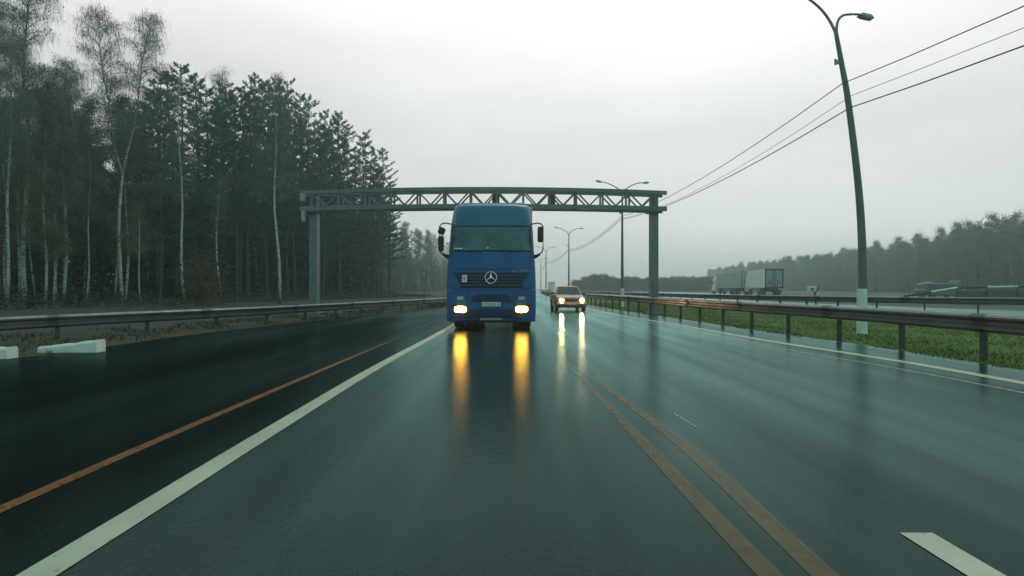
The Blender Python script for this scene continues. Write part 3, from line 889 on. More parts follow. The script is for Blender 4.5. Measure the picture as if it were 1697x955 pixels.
    # chassis, wheels, trailer
    ch = MB(); ch.box((0, 3.2, 0.72), (0.9, 5.4, 0.28)); ch.box((0, 1.2, 0.42), (1.5, 0.9, 0.3)); ch.tube([(-0.95, 1.45, 0.5), (0.95, 1.45, 0.5)], 0.07, 8)
    ch.box((0.55, 0.9, 0.33), (0.35, 0.3, 0.2)); ch.build('chassis', M['black'], root)
    def wheel(x, y, w=0.31):
        t_ = MB(); t_.disc_wheel((0, 0, 0), 0.515, w, m=0, r_in=0.27, n=28)
        o = t_.build('wheel', M['rubber'], root, loc=(x, y, 0.515))
        r_ = MB(); r_.disc_wheel((0, 0, 0), 0.275, w*0.7, r_in=0.05); r_.build('rim', M['rim'], o)
    for s in (-1, 1):
        wheel(s*0.98, 1.45); wheel(s*0.90, 5.0, 0.6)
        for y in (11.2, 12.5, 13.8): wheel(s*1.0, y, 0.38)
        fl = MB(); fl.box((s*0.98, 2.02, 0.62), (0.4, 0.02, 0.5)); fl.build('mud_flap', M['black'], root)
    tr = MB(); tr.box((0, 9.1, 2.42), (2.46, 13.0, 2.75), bev=0.04); tr.build('cargo_box', M['tarp'], root)
    uf = MB(); uf.box((0, 9.6, 0.92), (1.0, 11.5, 0.22)); uf.build('trailer_frame', M['black'], root)
    ro = MB()
    ro.box((0, 1.55, 3.655), (1.9, 0.9, 0.05), bev=0.02); ro.build('roof_hatch', M['tarp'], root)
    ac = MB(); ac.box((0.05, S(0, 3.6).y+0.5, 3.66), (1.8, 0.5, 0.06), bev=0.02); ac.build('roof_light_bar', M['tarp'], root)
truck()

# ------------------------------------------------------------------ saloon car
def car():
    root = empty('car', (2.93, 29.6, 0), 'saloon car with glaring headlights, their gold glow painted on its body, in the right lane', 'car', rz=R(1.5))
    root.scale = (0.92, 0.92, 0.92)
    hw = 0.79
    # lower body: side profile, front at y=0
    prof = [(0.02, 0.30), (0.0, 0.42), (0.02, 0.72), (0.10, 0.80), (1.15, 0.92), (1.35, 0.94), (3.3, 0.94), (4.15, 0.90), (4.22, 0.6), (4.18, 0.30)]
    def section(mb, prof, w_of, m=0):
        L = len(prof); xs = [-1, -0.96, 0, 0.96, 1]
        for u in xs:
            for (y, z) in prof:
                w = w_of(y, z); 
                yy = y + (0.05*(abs(u) > 0.9) if y < 0.5 else -0.04*(abs(u) > 0.9) if y > 4 else 0)
                mb.v.append((u*w, yy, z - (0.03 if abs(u) == 1 and z > 0.7 else 0)))
        for i in range(len(xs)-1):
            for j in range(L):
                j2 = (j+1) % L
                mb.f.append((i*L+j, i*L+j2, (i+1)*L+j2, (i+1)*L+j)); mb.m.append(m)
        mb.f.append(tuple(range(L))); mb.m.append(m)
        mb.f.append(tuple((len(xs)-1)*L+j for j in range(L))[::-1]); mb.m.append(m)
    b = MB(); section(b, prof, lambda y, z: hw*(1.0 if z < 0.75 else 0.97)); b.build('body', M['car_glow_paint'], root)
    # cabin
    c = MB()
    lo = [(-0.74, 1.25, 0.935), (0.74, 1.25, 0.935), (0.74, 3.75, 0.935), (-0.74, 3.75, 0.935)]
    hi = [(-0.58, 1.85, 1.38), (0.58, 1.85, 1.38), (0.58, 3.15, 1.38), (-0.58, 3.15, 1.38)]
    top = [(-0.53, 1.98, 1.415), (0.53, 1.98, 1.415), (0.53, 3.05, 1.415), (-0.53, 3.05, 1.415)]
    c.v += lo+hi+top
    for a in (0, 4):
        for k in range(4):
            k2 = (k+1) % 4; c.f.append((a+k, a+k2, a+4+k2, a+4+k)); c.m.append(0)
    c.f.append((8, 9, 10, 11)); c.m.append(0); c.f.append((3, 2, 1, 0)); c.m.append(0)
    c.build('cabin', M['car_glow_paint'], root)
    def pane(a, b_, c_, d, name):
        P = [Vector(v) for v in (a, b_, c_, d)]
        cen = sum(P, Vector())/4; n = (P[1]-P[0]).cross(P[3]-P[0]).normalized()
        if n.dot(cen-Vector((0, 2.5, 1.0))) < 0: n = -n
        Q = [cen+(p-cen)*0.88+n*0.006 for p in P]
        mb = MB(); mb.v += [tuple(q) for q in Q]+[tuple(q-n*0.004) for q in Q]
        mb.f += [(0, 1, 2, 3), (7, 6, 5, 4), (0, 4, 5, 1), (1, 5, 6, 2), (2, 6, 7, 3), (3, 7, 4, 0)]; mb.m += [0]*6
        return mb.build(name, M['car_glass'], root)
    pane(lo[0], lo[1], hi[1], hi[0], 'windscreen'); pane(lo[3], lo[2], hi[2], hi[3], 'rear_window')
    pane(lo[1], lo[2], hi[2], hi[1], 'side_window'); pane(lo[0], lo[3], hi[3], hi[0], 'side_window')
    gq_ = MB(); gq_.box((0, 0.0, 0.66), (0.72, 0.04, 0.14), bev=0.01); gr_ = gq_.build('grille', M['black'], root)
    bp = MB(); bp.box((0, -0.03, 0.44), (1.62, 0.16, 0.14), bev=0.03); bp.build('bumper', M['car_glow_paint'], root)
    np_ = MB(); np_.box((0, -0.115, 0.48), (0.50, 0.012, 0.11)); np_.build('number_plate', M['plate'], root)
    lp = MB(); lp.box((0, 0.05, 0.30), (1.5, 0.06, 0.10)); lp.build('front_skirt', M['black'], root)
    for s in (-1, 1):
        h = MB(); h.box((s*0.555, 0.0, 0.655), (0.34, 0.05, 0.19), bev=0.02); ho = h.build('headlight_housing', M['lamp_head'], root)
        l_ = MB()
        bm = bmesh.new(); bmesh.ops.create_uvsphere(bm, u_segments=16, v_segments=8, radius=0.095)
        l_.add_bm(bm, Matrix.Translation((s*0.545, -0.02, 0.655)) @ Matrix.Diagonal((1, 0.35, 1, 1))); l_.build('headlight', M['car_lamp'], ho, smooth=True)
        m = MB(); m.box((s*0.86, 1.45, 1.0), (0.16, 0.10, 0.12), bev=0.03); m.build('mirror', M['black'], root)
        for y in (0.78, 3.3):
            t_ = MB(); t_.disc_wheel((0, 0, 0), 0.29, 0.17, r_in=0.17); o = t_.build('wheel', M['rubber'], root, loc=(s*0.735, y, 0.29))
            r_ = MB(); r_.disc_wheel((0, 0, 0), 0.175, 0.12, r_in=0.03); r_.build('rim', M['rim'], o)
            a = MB(); a.tube([(s*(hw+0.004), y+0.34*math.cos(t), 0.30+0.34*math.sin(t)) for t in [math.pi*k/10 for k in range(11)]], 0.02, 6); a.build('wheel_arch', M['black'], root)
    dr = MB(); dr.box((-0.36, 1.30, 0.955), (0.42, 0.02, 0.02)); dr.box((0.3, 1.28, 0.955), (0.42, 0.02, 0.02)); dr.build('wiper', M['black'], root)
car()

# ------------------------------------------------------------------ concrete kerb blocks on the left verge
def kerb_block(A, B, hA, hB, depth, label):
    A, B = Vector(A), Vector(B)
    root_m = MB(); d = (B-A).normalized(); n = Vector((-d.y, d.x, 0))*depth
    N = 8; rnd = random.Random(int(hA*1000)+3)
    for i in range(N+1):
        t = i/N; h = hA+(hB-hA)*t+rnd.uniform(-.012, .012); p = A+(B-A)*t
        for q, z in ((p, 0.0), (p, h-0.04), (p+n*0.12, h), (p+n*0.88, h), (p+n, h-0.04), (p+n, 0.0)):
            root_m.v.append((q.x, q.y, z-0.01))
    for i in range(N):
        for j in range(6):
            j2 = (j+1) % 6
            root_m.f.append((i*6+j, i*6+j2, (i+1)*6+j2, (i+1)*6+j)); root_m.m.append(0)
    root_m.f.append(tuple(range(6))); root_m.m.append(0); root_m.f.append(tuple(N*6+j for j in range(6))[::-1]); root_m.m.append(0)
    o = root_m.build('kerb_block', M['concrete'])
    tag(o, label, 'kerb block', 'loose kerb blocks on the verge')
kerb_block((-8.85, 11.25, 0), (-7.72, 11.2, 0), 0.10, 0.25, 0.25, 'whitewashed concrete block wedge lying on the muddy verge, all in view')
kerb_block((-10.1, 10.35, 0), (-8.58, 10.25, 0), 0.18, 0.20, 0.22, 'whitewashed concrete block on the verge, cut off by the picture edge')

# ------------------------------------------------------------------ opposite carriageway: two lorries, camera, van, striped rail
def lorry(X, D, label, side, kind, turn):
    root = empty('semi_trailer_truck', (X, D, 0), label, 'truck', rz=R(turn))
    b = MB(); b.box((0, 6.8, 2.58), (2.5, 13.4, 2.72), bev=0.03); bo = b.build('cargo_box', side, root)
    if kind == 'doors':
        for sx_ in (-1, 1):
            dm = MB(); dm.box((sx_*0.6, 0.09, 2.58), (1.16, 0.03, 2.66)); dm.build('rear_door', M['door_grey'], root)
        f = MB()
        for (cx_, cz_, w_, h_) in ((0, 3.86, 2.5, 0.2), (0, 1.28, 2.5, 0.2), (-1.16, 2.58, 0.18, 2.8), (1.16, 2.58, 0.18, 2.8), (0, 2.58, 0.10, 2.4)):
            f.box((cx_, 0.060 if h_ < 1 else 0.064, cz_), (w_, 0.05 if h_ < 1 else 0.046, h_))
        f.build('door_frame', M['black'], root)
        for s in (-1, 1):
            r_ = MB()
            c = Vector((s*0.58, 0.05, 2.0)); r_.tube([c+Vector((0.2*math.cos(t), 0, 0.24*math.sin(t))) for t in [2*math.pi*k/16 for k in range(17)]], 0.055, 6, cap=False)
            r_.build('door_emblem', M['black'], root)
            k = MB(); k.tube([(s*0.2, 0.06, 1.35), (s*0.2, 0.06, 3.8)], 0.025, 6); k.box((s*0.42, 0.07, 1.58), (0.4, 0.03, 0.08)); k.build('door_bar', M['gantry_dark'], root)
    else:
        f = MB(); f.box((0, 0.085, 3.92), (2.5, 0.05, 0.08)); f.box((-1.22, 0.085, 2.58), (0.08, 0.05, 2.7)); f.box((1.22, 0.085, 2.58), (0.08, 0.05, 2.7)); f.build('door_frame', M['black'], root)
        k = MB(); k.box((0, 0.09, 2.58), (0.06, 0.05, 2.7)); k.build('door_bar', M['gantry_dark'], root)
    u = MB(); u.box((0, 6.8, 1.0), (1.1, 13.0, 0.35)); u.box((0, 0.3, 0.72), (2.3, 0.12, 0.16)); u.build('trailer_frame', M['black'], root)
    for s in (-1, 1):
        sk = MB(); sk.box((s*1.2, 6.5, 0.95), (0.04, 6.0, 0.5)); sk.build('side_guard', M['gantry_dark'], root)
        for y in (2.0, 3.3, 4.6, 11.8, 15.6):
            w = MB(); w.disc_wheel((0, 0, 0), 0.5, 0.35, r_in=0.1); w.build('wheel', M['rubber'], root, loc=(s*1.02, y, 0.5))
    c = MB(); c.box((0, 15.3, 1.75), (2.4, 2.2, 2.3), taper=0.95, bev=0.08); cb = c.build('cab', M['white_box'], root)
    for s in (-1, 1):
        w = MB(); w.box((s*1.16, 15.8, 2.2), (0.05, 0.8, 0.7)); w.build('side_window', M['glass'], root)
    for s in (-1, 1):
        m = MB(); m.box((s*1.45, 16.3, 2.3), (0.2, 0.12, 0.5), bev=0.02); m.build('mirror', M['black'], root)
    sp = MB(); sp.box((0, 15.1, 3.15), (2.1, 1.5, 0.5), taper=0.8, bev=0.05); sp.build('roof_spoiler', M['white_box'], root)
    return root
lorry(37.6, 86.5, 'white lorry trailer seen from behind, dark framed doors, beyond the far guardrail', M['white_box'], 'doors', -11)
lorry(40.1, 102, 'pale teal lorry with white cab driving ahead of the white trailer', M['teal_box'], 'plain', -1)

rt = empty('speed_camera', (20.0, 40, 0), 'white camera box on a tilted dark post behind the far guardrail', 'camera')
k = MB(); k.tube([(0.16, 0, 0), (0.10, 0, 0.7), (0.02, 0, 1.05)], 0.05, 8); k.tube([(0.04, 0, 0.8), (0.34, 0, 1.25)], 0.045, 6); k.build('post', M['black'], rt)
k = MB(); k.box((-0.14, 0, 1.12), (0.48, 0.4, 0.36), bev=0.04); k.build('housing', M['camera_box'], rt)
k = MB(); k.tube([(-0.2, -0.2, 1.12), (-0.2, -0.26, 1.12)], 0.08, 12); k.build('lens', M['black'], rt)

def van():
    root = empty('van', (45.3, 64, 0), 'dark teal van with pale roof lights behind the striped pipe railing', 'van', rz=R(0))
    b = MB(); b.box((0, 0, 1.05), (3.9, 1.8, 1.3), taper=0.93, bev=0.12); b.box((0.1, 0, 0.75), (4.4, 1.75, 0.6), bev=0.12); b.build('body', M['van_teal'], root)
    for x in (-1.1, 0.1, 1.2):
        w = MB(); w.box((x, -0.875, 1.32), (0.85, 0.03, 0.42)); w.build('side_window', M['glass'], root)
    for x in (-1.3, 1.35):
        for y in (-0.78, 0.78):
            t_ = MB(); t_.disc_wheel((0, 0, 0), 0.33, 0.22, r_in=0.08); o = t_.build('wheel', M['rubber'], root, loc=(x, y, 0.33)); o.rotation_euler = (0, 0, R(90))
    r_ = MB(); r_.box((-1.35, -0.2, 1.80), (0.75, 0.5, 0.12), bev=0.03); r_.build('roof_light', M['camera_box'], root)
    r_ = MB(); r_.box((1.55, -0.2, 1.90), (0.85, 0.5, 0.10), bev=0.03); r_.box((1.55, -0.2, 1.77), (0.2, 0.2, 0.2)); r_.build('roof_light', M['camera_box'], root)
    r_ = MB(); r_.box((1.98, -0.5, 1.40), (0.34, 0.9, 0.42), bev=0.05); r_.build('rear_panel', M['red_paint'], root)
van()

def striped_rail():
    D = 45.0; s = D/1000
    P = [(1498, 491.5), (1525, 487.5), (1542, 484.5), (1586, 477.5), (1635, 476.5), (1686, 475.5), (1740, 475), (1800, 475)]
    W = [((x-848)*s, D, 1.2+(478-y)*s) for x, y in P]
    root = empty('pipe_railing', (W[0][0], D, 0), 'pipe railing with white and dark bands rising beside the far guardrail', 'railing')
    L = Vector(root.location)
    cols = ['black', 'black', 'white_paint', 'galv_post', 'white_paint', 'galv_post', 'white_paint']
    for i in range(len(W)-1):
        m = MB(); m.tube([Vector(W[i])-L, Vector(W[i+1])-L], 0.075, 10); m.build('pipe_band', M[cols[i]], root)
    for i in range(1, len(W)):
        m = MB(); p = Vector(W[i])-L; m.tube([(p.x, 0, -0.02), (p.x, 0, p.z-0.06)], 0.05, 8); m.build('post', M['galv_post'], root)
    m = MB(); a, b = Vector(W[3])-L, Vector(W[-1])-L
    m.box(((a.x+b.x)/2, 0.12, 0.5), (b.x-a.x, 0.08, 0.9)); m.build('panel', M['van_teal'], root)
striped_rail()

# far lorry in the fog
fl = empty('lorry', (17.2, 260, 0), 'ghostly box lorry barely showing in the fog beyond the saloon car', 'truck')
k = MB(); k.box((0, 3, 2.4), (2.5, 7, 2.9), bev=0.05); k.build('cargo_box', M['tarp'], fl)
k = MB(); k.box((0, -1.0, 1.6), (2.4, 1.2, 2.2), taper=0.92, bev=0.08); k.build('cab', M['white_box'], fl)
for s in (-1, 1):
    for y in (-0.9, 4.5):
        k = MB(); k.disc_wheel((s*1.0, y, 0.48), 0.48, 0.3, r_in=0.1); k.build('wheel', M['rubber'], fl)

# blue road sign on the left
sg_ = empty('road_sign', (-8.75, 60, 0), 'square blue sign on a post at the forest edge left of the truck', 'sign')
k = MB(); k.tube([(0, 0.05, -0.05), (0, 0.05, 2.95)], 0.04, 8); k.build('post', M['galv'], sg_)
k = MB(); k.box((0, 0, 2.55), (0.72, 0.02, 0.80), bev=0.008); bd = k.build('board', M['sign_blue'], sg_)
k = MB(); k.box((0, -0.016, 2.58), (0.20, 0.008, 0.34)); k.box((0, -0.016, 2.32), (0.36, 0.008, 0.05)); k.build('sign_mark', M['silver_letter'], bd)

# ------------------------------------------------------------------ trees
def tuft(mb, p, d, n, L, w, rnd, m=0, spread=0.9):
    for _ in range(n):
        v = (d + Vector((rnd.uniform(-1, 1), rnd.uniform(-1, 1), rnd.uniform(-0.7, 1)))*spread).normalized()
        q = p + v*L*rnd.uniform(0.6, 1.15)
        s = v.cross(Vector((rnd.uniform(-1, 1), rnd.uniform(-1, 1), rnd.uniform(-1, 1)))).normalized()*w
        mid = p+(q-p)*0.55
        mb.quad(p, mid-s, q, mid+s, m)

def pine_mesh(seed, H=19.0, z0=7.0, spread=3.0, nb=52):
    rnd = random.Random(seed); tr, cr = MB(), MB()
    lean = Vector((rnd.uniform(-.5, .5), rnd.uniform(-.5, .5), 0))
    def axis(z): return lean*((z/H)**2) + Vector((0.15*math.sin(z*0.35+seed), 0.15*math.cos(z*0.3+seed), z))
    tr.tube([axis(z) for z in (0, 0.6, 3, 6, 9, 12, 15, H*0.9, H)], [0.24, 0.19, 0.17, 0.15, 0.13, 0.10, 0.07, 0.04, 0.015], 8)
    for i in range(nb):
        t = (int(i/4)*4+2+rnd.random())/nb; z = min(H-0.2, z0+(H-z0)*t)
        ln = spread*max(0.02, 1.05-t)**0.6*rnd.uniform(0.5, 1.15)+0.25
        a = i*2.4+rnd.uniform(-.5, .5); up = 0.02+0.42*t+rnd.uniform(-.12, .18)
        d = Vector((math.cos(a), math.sin(a), up)).normalized(); p0 = axis(z)
        pts = [p0+d*ln*s+Vector((0, 0, 0.12*ln*s*s)) for s in (0, .4, .75, 1)]
        cr.tube(pts, [0.045, 0.035, 0.02, 0.008], 4, m=1, cap=False)
        nt = 10+int(ln*8)
        for k in range(nt):
            s = 0.3+0.7*(k+rnd.random())/nt
            c = p0+d*ln*s+Vector((0, 0, 0.12*ln*s*s))
            side = d.cross(Vector((0, 0, 1))).normalized()
            c = c+side*rnd.uniform(-1, 1)*ln*0.42*(1.15-s)+Vector((0, 0, rnd.uniform(-.08, .14)))
            tuft(cr, c, (d*0.85+Vector((0, 0, .28))).normalized(), 9, 0.25, 0.022, rnd)
    for k in range(5): tuft(cr, axis(H-0.25*k), Vector((0, 0, 1)), 12, 0.36, 0.025, rnd)
    return tr, cr

def spruce_mesh(seed, H=15.0, z0=0.8, spread=2.4, nb=70):
    rnd = random.Random(seed); tr, cr = MB(), MB()
    tr.tube([(0, 0, z) for z in (0, 0.5, H*0.4, H*0.75, H)], [0.2, 0.16, 0.12, 0.06, 0.012], 8)
    for i in range(nb):
        t = (i+rnd.random())/nb; z = z0+(H-z0)*t
        ln = spread*(1-t)**0.85*rnd.uniform(0.75, 1.15)+0.15
        a = i*2.4+rnd.uniform(-.4, .4)
        d = Vector((math.cos(a), math.sin(a), -0.22+0.35*t)).normalized(); p0 = Vector((0, 0, z))
        cr.tube([p0, p0+d*ln], [0.03, 0.006], 3, m=1, cap=False)
        side = d.cross(Vector((0, 0, 1))).normalized()
        nt = 5+int(ln*4)
        for k in range(nt):
            s = 0.12+0.88*(k+rnd.random())/nt
            c = p0+d*ln*s
            for sg2 in (-1, 1):
                e = (side*sg2*0.9+d*0.6+Vector((0, 0, -0.35+rnd.uniform(-.2, .2)))).normalized()
                w = side*0.0+Vector((0, 0, 1))*0.05+d*0.10
                L = 0.55*(1.15-s)*min(1.3, ln)+0.18
                cr.quad(c, c+e*L*0.5-w, c+e*L, c+e*L*0.5+w)
                cr.quad(c, c+e*L*0.5+Vector((0.06, 0.05, -0.1)), c+e*L+Vector((0, 0, -0.12)), c+e*L*0.5-Vector((0.05, 0.06, 0.1)))
    return tr, cr

def birch_mesh(seed, H=20.0, z0=7.5, leaves=900, fork=None, rb=0.17, twigs=2600, spread=2.6, bend=0.5):
    rnd = random.Random(seed); tr, cr = MB(), MB()
    ph = rnd.uniform(0, 6)
    bx_, by_ = rnd.uniform(-bend, bend), rnd.uniform(-bend, bend)
    def axis(z): return Vector((bx_*math.sin(z/H*2.2)+0.12*math.sin(z*0.55+ph), by_*math.sin(z/H*2.0)+0.12*math.cos(z*0.5+ph), z))
    stems = []
    if fork:
        tr.tube([axis(z) for z in (0, 1, 3, 5, 7, fork)], [rb*1.15, rb, rb*0.95, rb*0.88, rb*0.8, rb*0.72], 10)
        for sgn in (-1, 1):
            b0 = axis(fork)
            def stem(z, sgn=sgn, b0=b0):
                t = (z-fork)/(H-fork)
                return b0+Vector((sgn*(1.6*t**0.7)+0.1*math.sin(z), 0.5*sgn*t, z-fork))
            zs = [fork+(H-fork)*k/7 for k in range(8)]
            tr.tube([stem(z) for z in zs], [rb*0.6*(1-k/7)+0.012 for k in range(8)], 8)
            stems.append(stem)
    else:
        zs = [0, 0.5, 2, 4, 6, 8.5, 11, 13.5, 16, H*0.92, H]
        zs = [z for z in zs if z < H]+[H]
        tr.tube([axis(z) for z in sorted(set(zs))], [rb*1.2*(1-z/H)**0.8+0.012 for z in sorted(set(zs))], 10)
        stems.append(axis)
    nb = int((110 if twigs > 6000 else 46)/len(stems)); tips = []
    for stem in stems:
        zs0 = max(z0, fork+0.8 if fork else 0)
        for i in range(nb):
            t = (i+rnd.random())/nb; z = zs0+(H-zs0)*t
            ln = spread*(1.0-t)**0.5*rnd.uniform(0.5, 1.1)+0.5
            a = rnd.uniform(0, 2*math.pi)
            d = Vector((math.cos(a)*0.75, math.sin(a)*0.75, rnd.uniform(0.5, 1.6))).normalized()
            p0 = stem(min(z, H-0.05)); pts = []
            for s in (0, .3, .6, .85, 1.0):
                out = Vector((math.cos(a), math.sin(a), 0))*ln*0.35*s*s
                pts.append(p0+d*ln*s+out+Vector((0, 0, -0.35*ln*s**3)))
            cr.tube(pts, [0.026, 0.02, 0.014, 0.009, 0.005], 4, cap=False)
            tips.append((pts, ln))
    per = max(1, twigs//max(1, len(tips)))
    for pts, ln in tips:
        for k in range(per):
            s = rnd.uniform(0.2, 1.0); j = min(3, int(s*4)); p = pts[j].lerp(pts[j+1], s*4-j)
            p = p + Vector((rnd.gauss(0, .22), rnd.gauss(0, .22), rnd.gauss(0, .2)))
            v = Vector((rnd.uniform(-1, 1), rnd.uniform(-1, 1), rnd.uniform(-0.1, 0.8))).normalized()*rnd.uniform(0.2, 0.5)
            q = p+v; r = q+Vector((v.x*0.45, v.y*0.45, -rnd.uniform(0.3, 0.9)))
            a2 = rnd.uniform(0, math.pi); w = Vector((math.cos(a2), math.sin(a2), 0))*0.0065
            cr.quad(p-w, p+w, q+w, q-w); cr.tri(q-w, q+w, r)
    for k in range(leaves):
        pts, ln = rnd.choice(tips); s = rnd.uniform(0.1, 1); j = min(3, int(s*4)); p = pts[j].lerp(pts[j+1], s*4-j)
        p = p+Vector((rnd.gauss(0, .25), rnd.gauss(0, .25), rnd.gauss(-.15, .3)))
        u = Vector((rnd.uniform(-1, 1), rnd.uniform(-1, 1), rnd.uniform(-1, 1))).normalized()*0.072
        v = u.cross(Vector((rnd.uniform(-1, 1), rnd.uniform(-1, 1), rnd.uniform(-1, 1)))).normalized()*0.055
        cr.quad(p-u, p-v, p+u, p+v, 1)
    return tr, cr

def leafy_mesh(seed, H=14.0, spread=3.2, leaves=5200, z0=1.2, size=0.17, rb=0.2):
    rnd = random.Random(seed); tr, cr = MB(), MB()
    tr.tube([(0, 0, 0), (0.05, 0, 1), (0.1, 0.1, H*0.35), (0.0, 0.15, H*0.7), (0.1, 0, H*0.95)], [rb*1.3, rb, rb*0.75, rb*0.4, 0.02], 8)
    clumps = []
    for i in range(46):
        t = (i+rnd.random())/46; z = z0+(H-z0)*t**0.9
        prof = math.sin(math.pi*min(1, 0.16+0.84*t))**0.6
        a = i*2.4+rnd.uniform(-.6, .6); ln = spread*prof*rnd.uniform(0.25, 1.0)
        c = Vector((math.cos(a)*ln, math.sin(a)*ln, z+rnd.uniform(-.3, .5)))
        cr.tube([(0.05, 0.08, max(0.6, z-ln*0.7-0.4)), c], [0.05, 0.01], 4, m=1, cap=False)
        clumps.append((c, rnd.uniform(0.5, 1.05)))
    for k in range(leaves):
        c, r = rnd.choice(clumps)
        v = Vector((rnd.gauss(0, 1), rnd.gauss(0, 1), rnd.gauss(0, .9)))*r*0.55
        p = c+v
        u = Vector((rnd.uniform(-1, 1), rnd.uniform(-1, 1), rnd.uniform(-1, 1))).normalized()*size*rnd.uniform(.6, 1.2)
        w = u.cross(Vector((rnd.uniform(-1, 1), rnd.uniform(-1, 1), rnd.uniform(-1, 1)))).normalized()*size*0.7
        cr.quad(p-u, p-w, p+u, p+w)
    # bare twigs at the top
    for k in range(260):
        c, r = rnd.choice(clumps)
        v = Vector((rnd.gauss(0, .6), rnd.gauss(0, .6), abs(rnd.gauss(0, .9))))
        w = Vector((rnd.uniform(-1, 1), rnd.uniform(-1, 1), 0))*0.02
        cr.tri(c-w, c+w, c+v*r*1.6, 1)
    return tr, cr

PROTO = {}
def proto(key, gen, bark, mats):
    tr, cr = gen
    PROTO[key] = (tr.mesh('trunk', bark, smooth=True), cr.mesh('crown', mats))
for k in range(4): proto(('pine', k), pine_mesh(10+k, 19+0.7*k, (5.5, 7.5, 4.0, 6.5)[k], 3.3+0.2*k, 58), M['pine_bark'], [M['pine'], M['pine_bark']])
for k in range(3): proto(('spruce', k), spruce_mesh(30+k, 14+1.5*k), M['grey_bark'], [M['spruce'], M['grey_bark']])
for k in range(4): proto(('birch', k), birch_mesh(50+k, 19+k*0.6, 8.5, 600, None, 0.09+0.01*k, 4200), M['birch'], [M['twig'], M['olive']])
for k in range(2): proto(('aspen', k), birch_mesh(60+k, 18+k, 3.6, 11000, None, 0.09, 2500), M['birch'], [M['twig'], M['olive']])
for k in range(3): proto(('leafy', k), leafy_mesh(70+k, 13.5+k, 3.3, 9000, 0.8, 0.12), M['grey_bark'], [M['hazed_leaf'], M['grey_bark']])
for k in range(2): proto(('scrub', k), leafy_mesh(80+k, 6.5, 2.6, 3000, 0.3, 0.15, 0.08), M['grey_bark'], [M['scrub_leaf'], M['grey_bark']])
proto(('rust', 0), leafy_mesh(90, 2.3, 1.15, 2200, 0.2, 0.07, 0.03), M['grey_bark'], [M['rust_leaf'], M['grey_bark']])
proto(('thin', 0), birch_mesh(95, 11, 5.5, 60, None, 0.055, 500, 1.1, 0.35), M['birch'], [M['twig'], M['olive']])
proto(('bigbirch', 0), birch_mesh(97, 21.0, 9.5, 500, 9.6, 0.125, 12000, 2.4, 0.3), M['birch'], [M['twig'], M['olive']])
proto(('bigbirch', 1), birch_mesh(98, 22.5, 8.5, 700, None, 0.13, 12000, 2.9, 0.3), M['birch'], [M['twig'], M['olive']])

TRN = random.Random(11)
def plant(name, key, x, y, scale, label, cat, group, rz=None, sz=None):
    root = empty(name, (x, y, -0.02), label, cat, group, TRN.uniform(0, 6.28) if rz is None else rz)
    root.scale = (scale, scale, sz or scale)
    for nm, me in zip(('trunk', 'crown'), PROTO[key]):
        o = bpy.data.objects.new(nm, me); COL.objects.link(o); link_child(o, root)
    return root

def at(px_, D): return (px_-848)*D/1000
G_L = 'trees of the roadside forest on the left'
# individual birches whose white trunks stand out against the dark wood: (pixel column, distance, kind, scale, label)
front = [
    (40, 40, ('bigbirch', 1), 1.0, 'tall birch with bare crown reaching the top left of the picture'),
    (-25, 43, ('bigbirch', 1), 0.97, 'bare birch crown cut off by the top left picture corner'),
    (92, 50, ('bigbirch', 0), 0.93, 'forked bare birch second from the left corner, partly behind the tallest crown'),
    (198, 44, ('bigbirch', 0), 1.0, 'tall forked bare birch, tallest of the pale trunks, left of the pines'),
    (305, 46, ('birch', 1), 0.86, 'birch with crooked white trunk standing over the rusty shrub'),
    (463, 47, ('birch', 2), 0.86, 'slim white birch just left of the left gantry post'),
    (234, 42, ('thin', 0), 0.62, 'short thin birch between the forked birch and the crooked birch'),
    (365, 45, ('thin', 0), 0.85, 'thin leaning birch behind the rusty shrub'),
    (143, 43, ('birch', 0), 0.62, 'thin pale birch left of the tall forked birch'),
    (107, 42, ('birch', 3), 0.80, 'right one of the two close straight birch trunks'),
    (95, 42, ('birch', 0), 0.82, 'left one of the two close straight birch trunks'),
    (8, 38, ('birch', 1), 0.84, 'birch trunk standing at the left picture edge'),
    (57, 42, ('thin', 0), 0.9, 'thin birch stem left of the close pair of trunks'),
    (27, 41, ('thin', 0), 0.95, 'thin birch stem second from the left picture edge'),
    (72, 44, ('thin', 0), 0.7, 'low slender birch just left of the close pair of trunks'),
    (360, 66, ('birch', 3), 1.18, 'bare birch top poking above the pines'),
    (425, 70, ('birch', 0), 1.2, 'bare rounded birch crown rising among the pine tops'),
]
for i, (px_, D, key, sc_, lab) in enumerate(front):
    plant('birch_tree', key, at(px_, D), D, sc_, lab, 'tree', G_L, rz=(0.0 if px_ == 198 else 1.3*i))
plant('shrub', ('rust', 0), at(333, 41), 41, 1.15, 'rusty orange shrub at the forest edge behind the left guardrail', 'shrub', None)

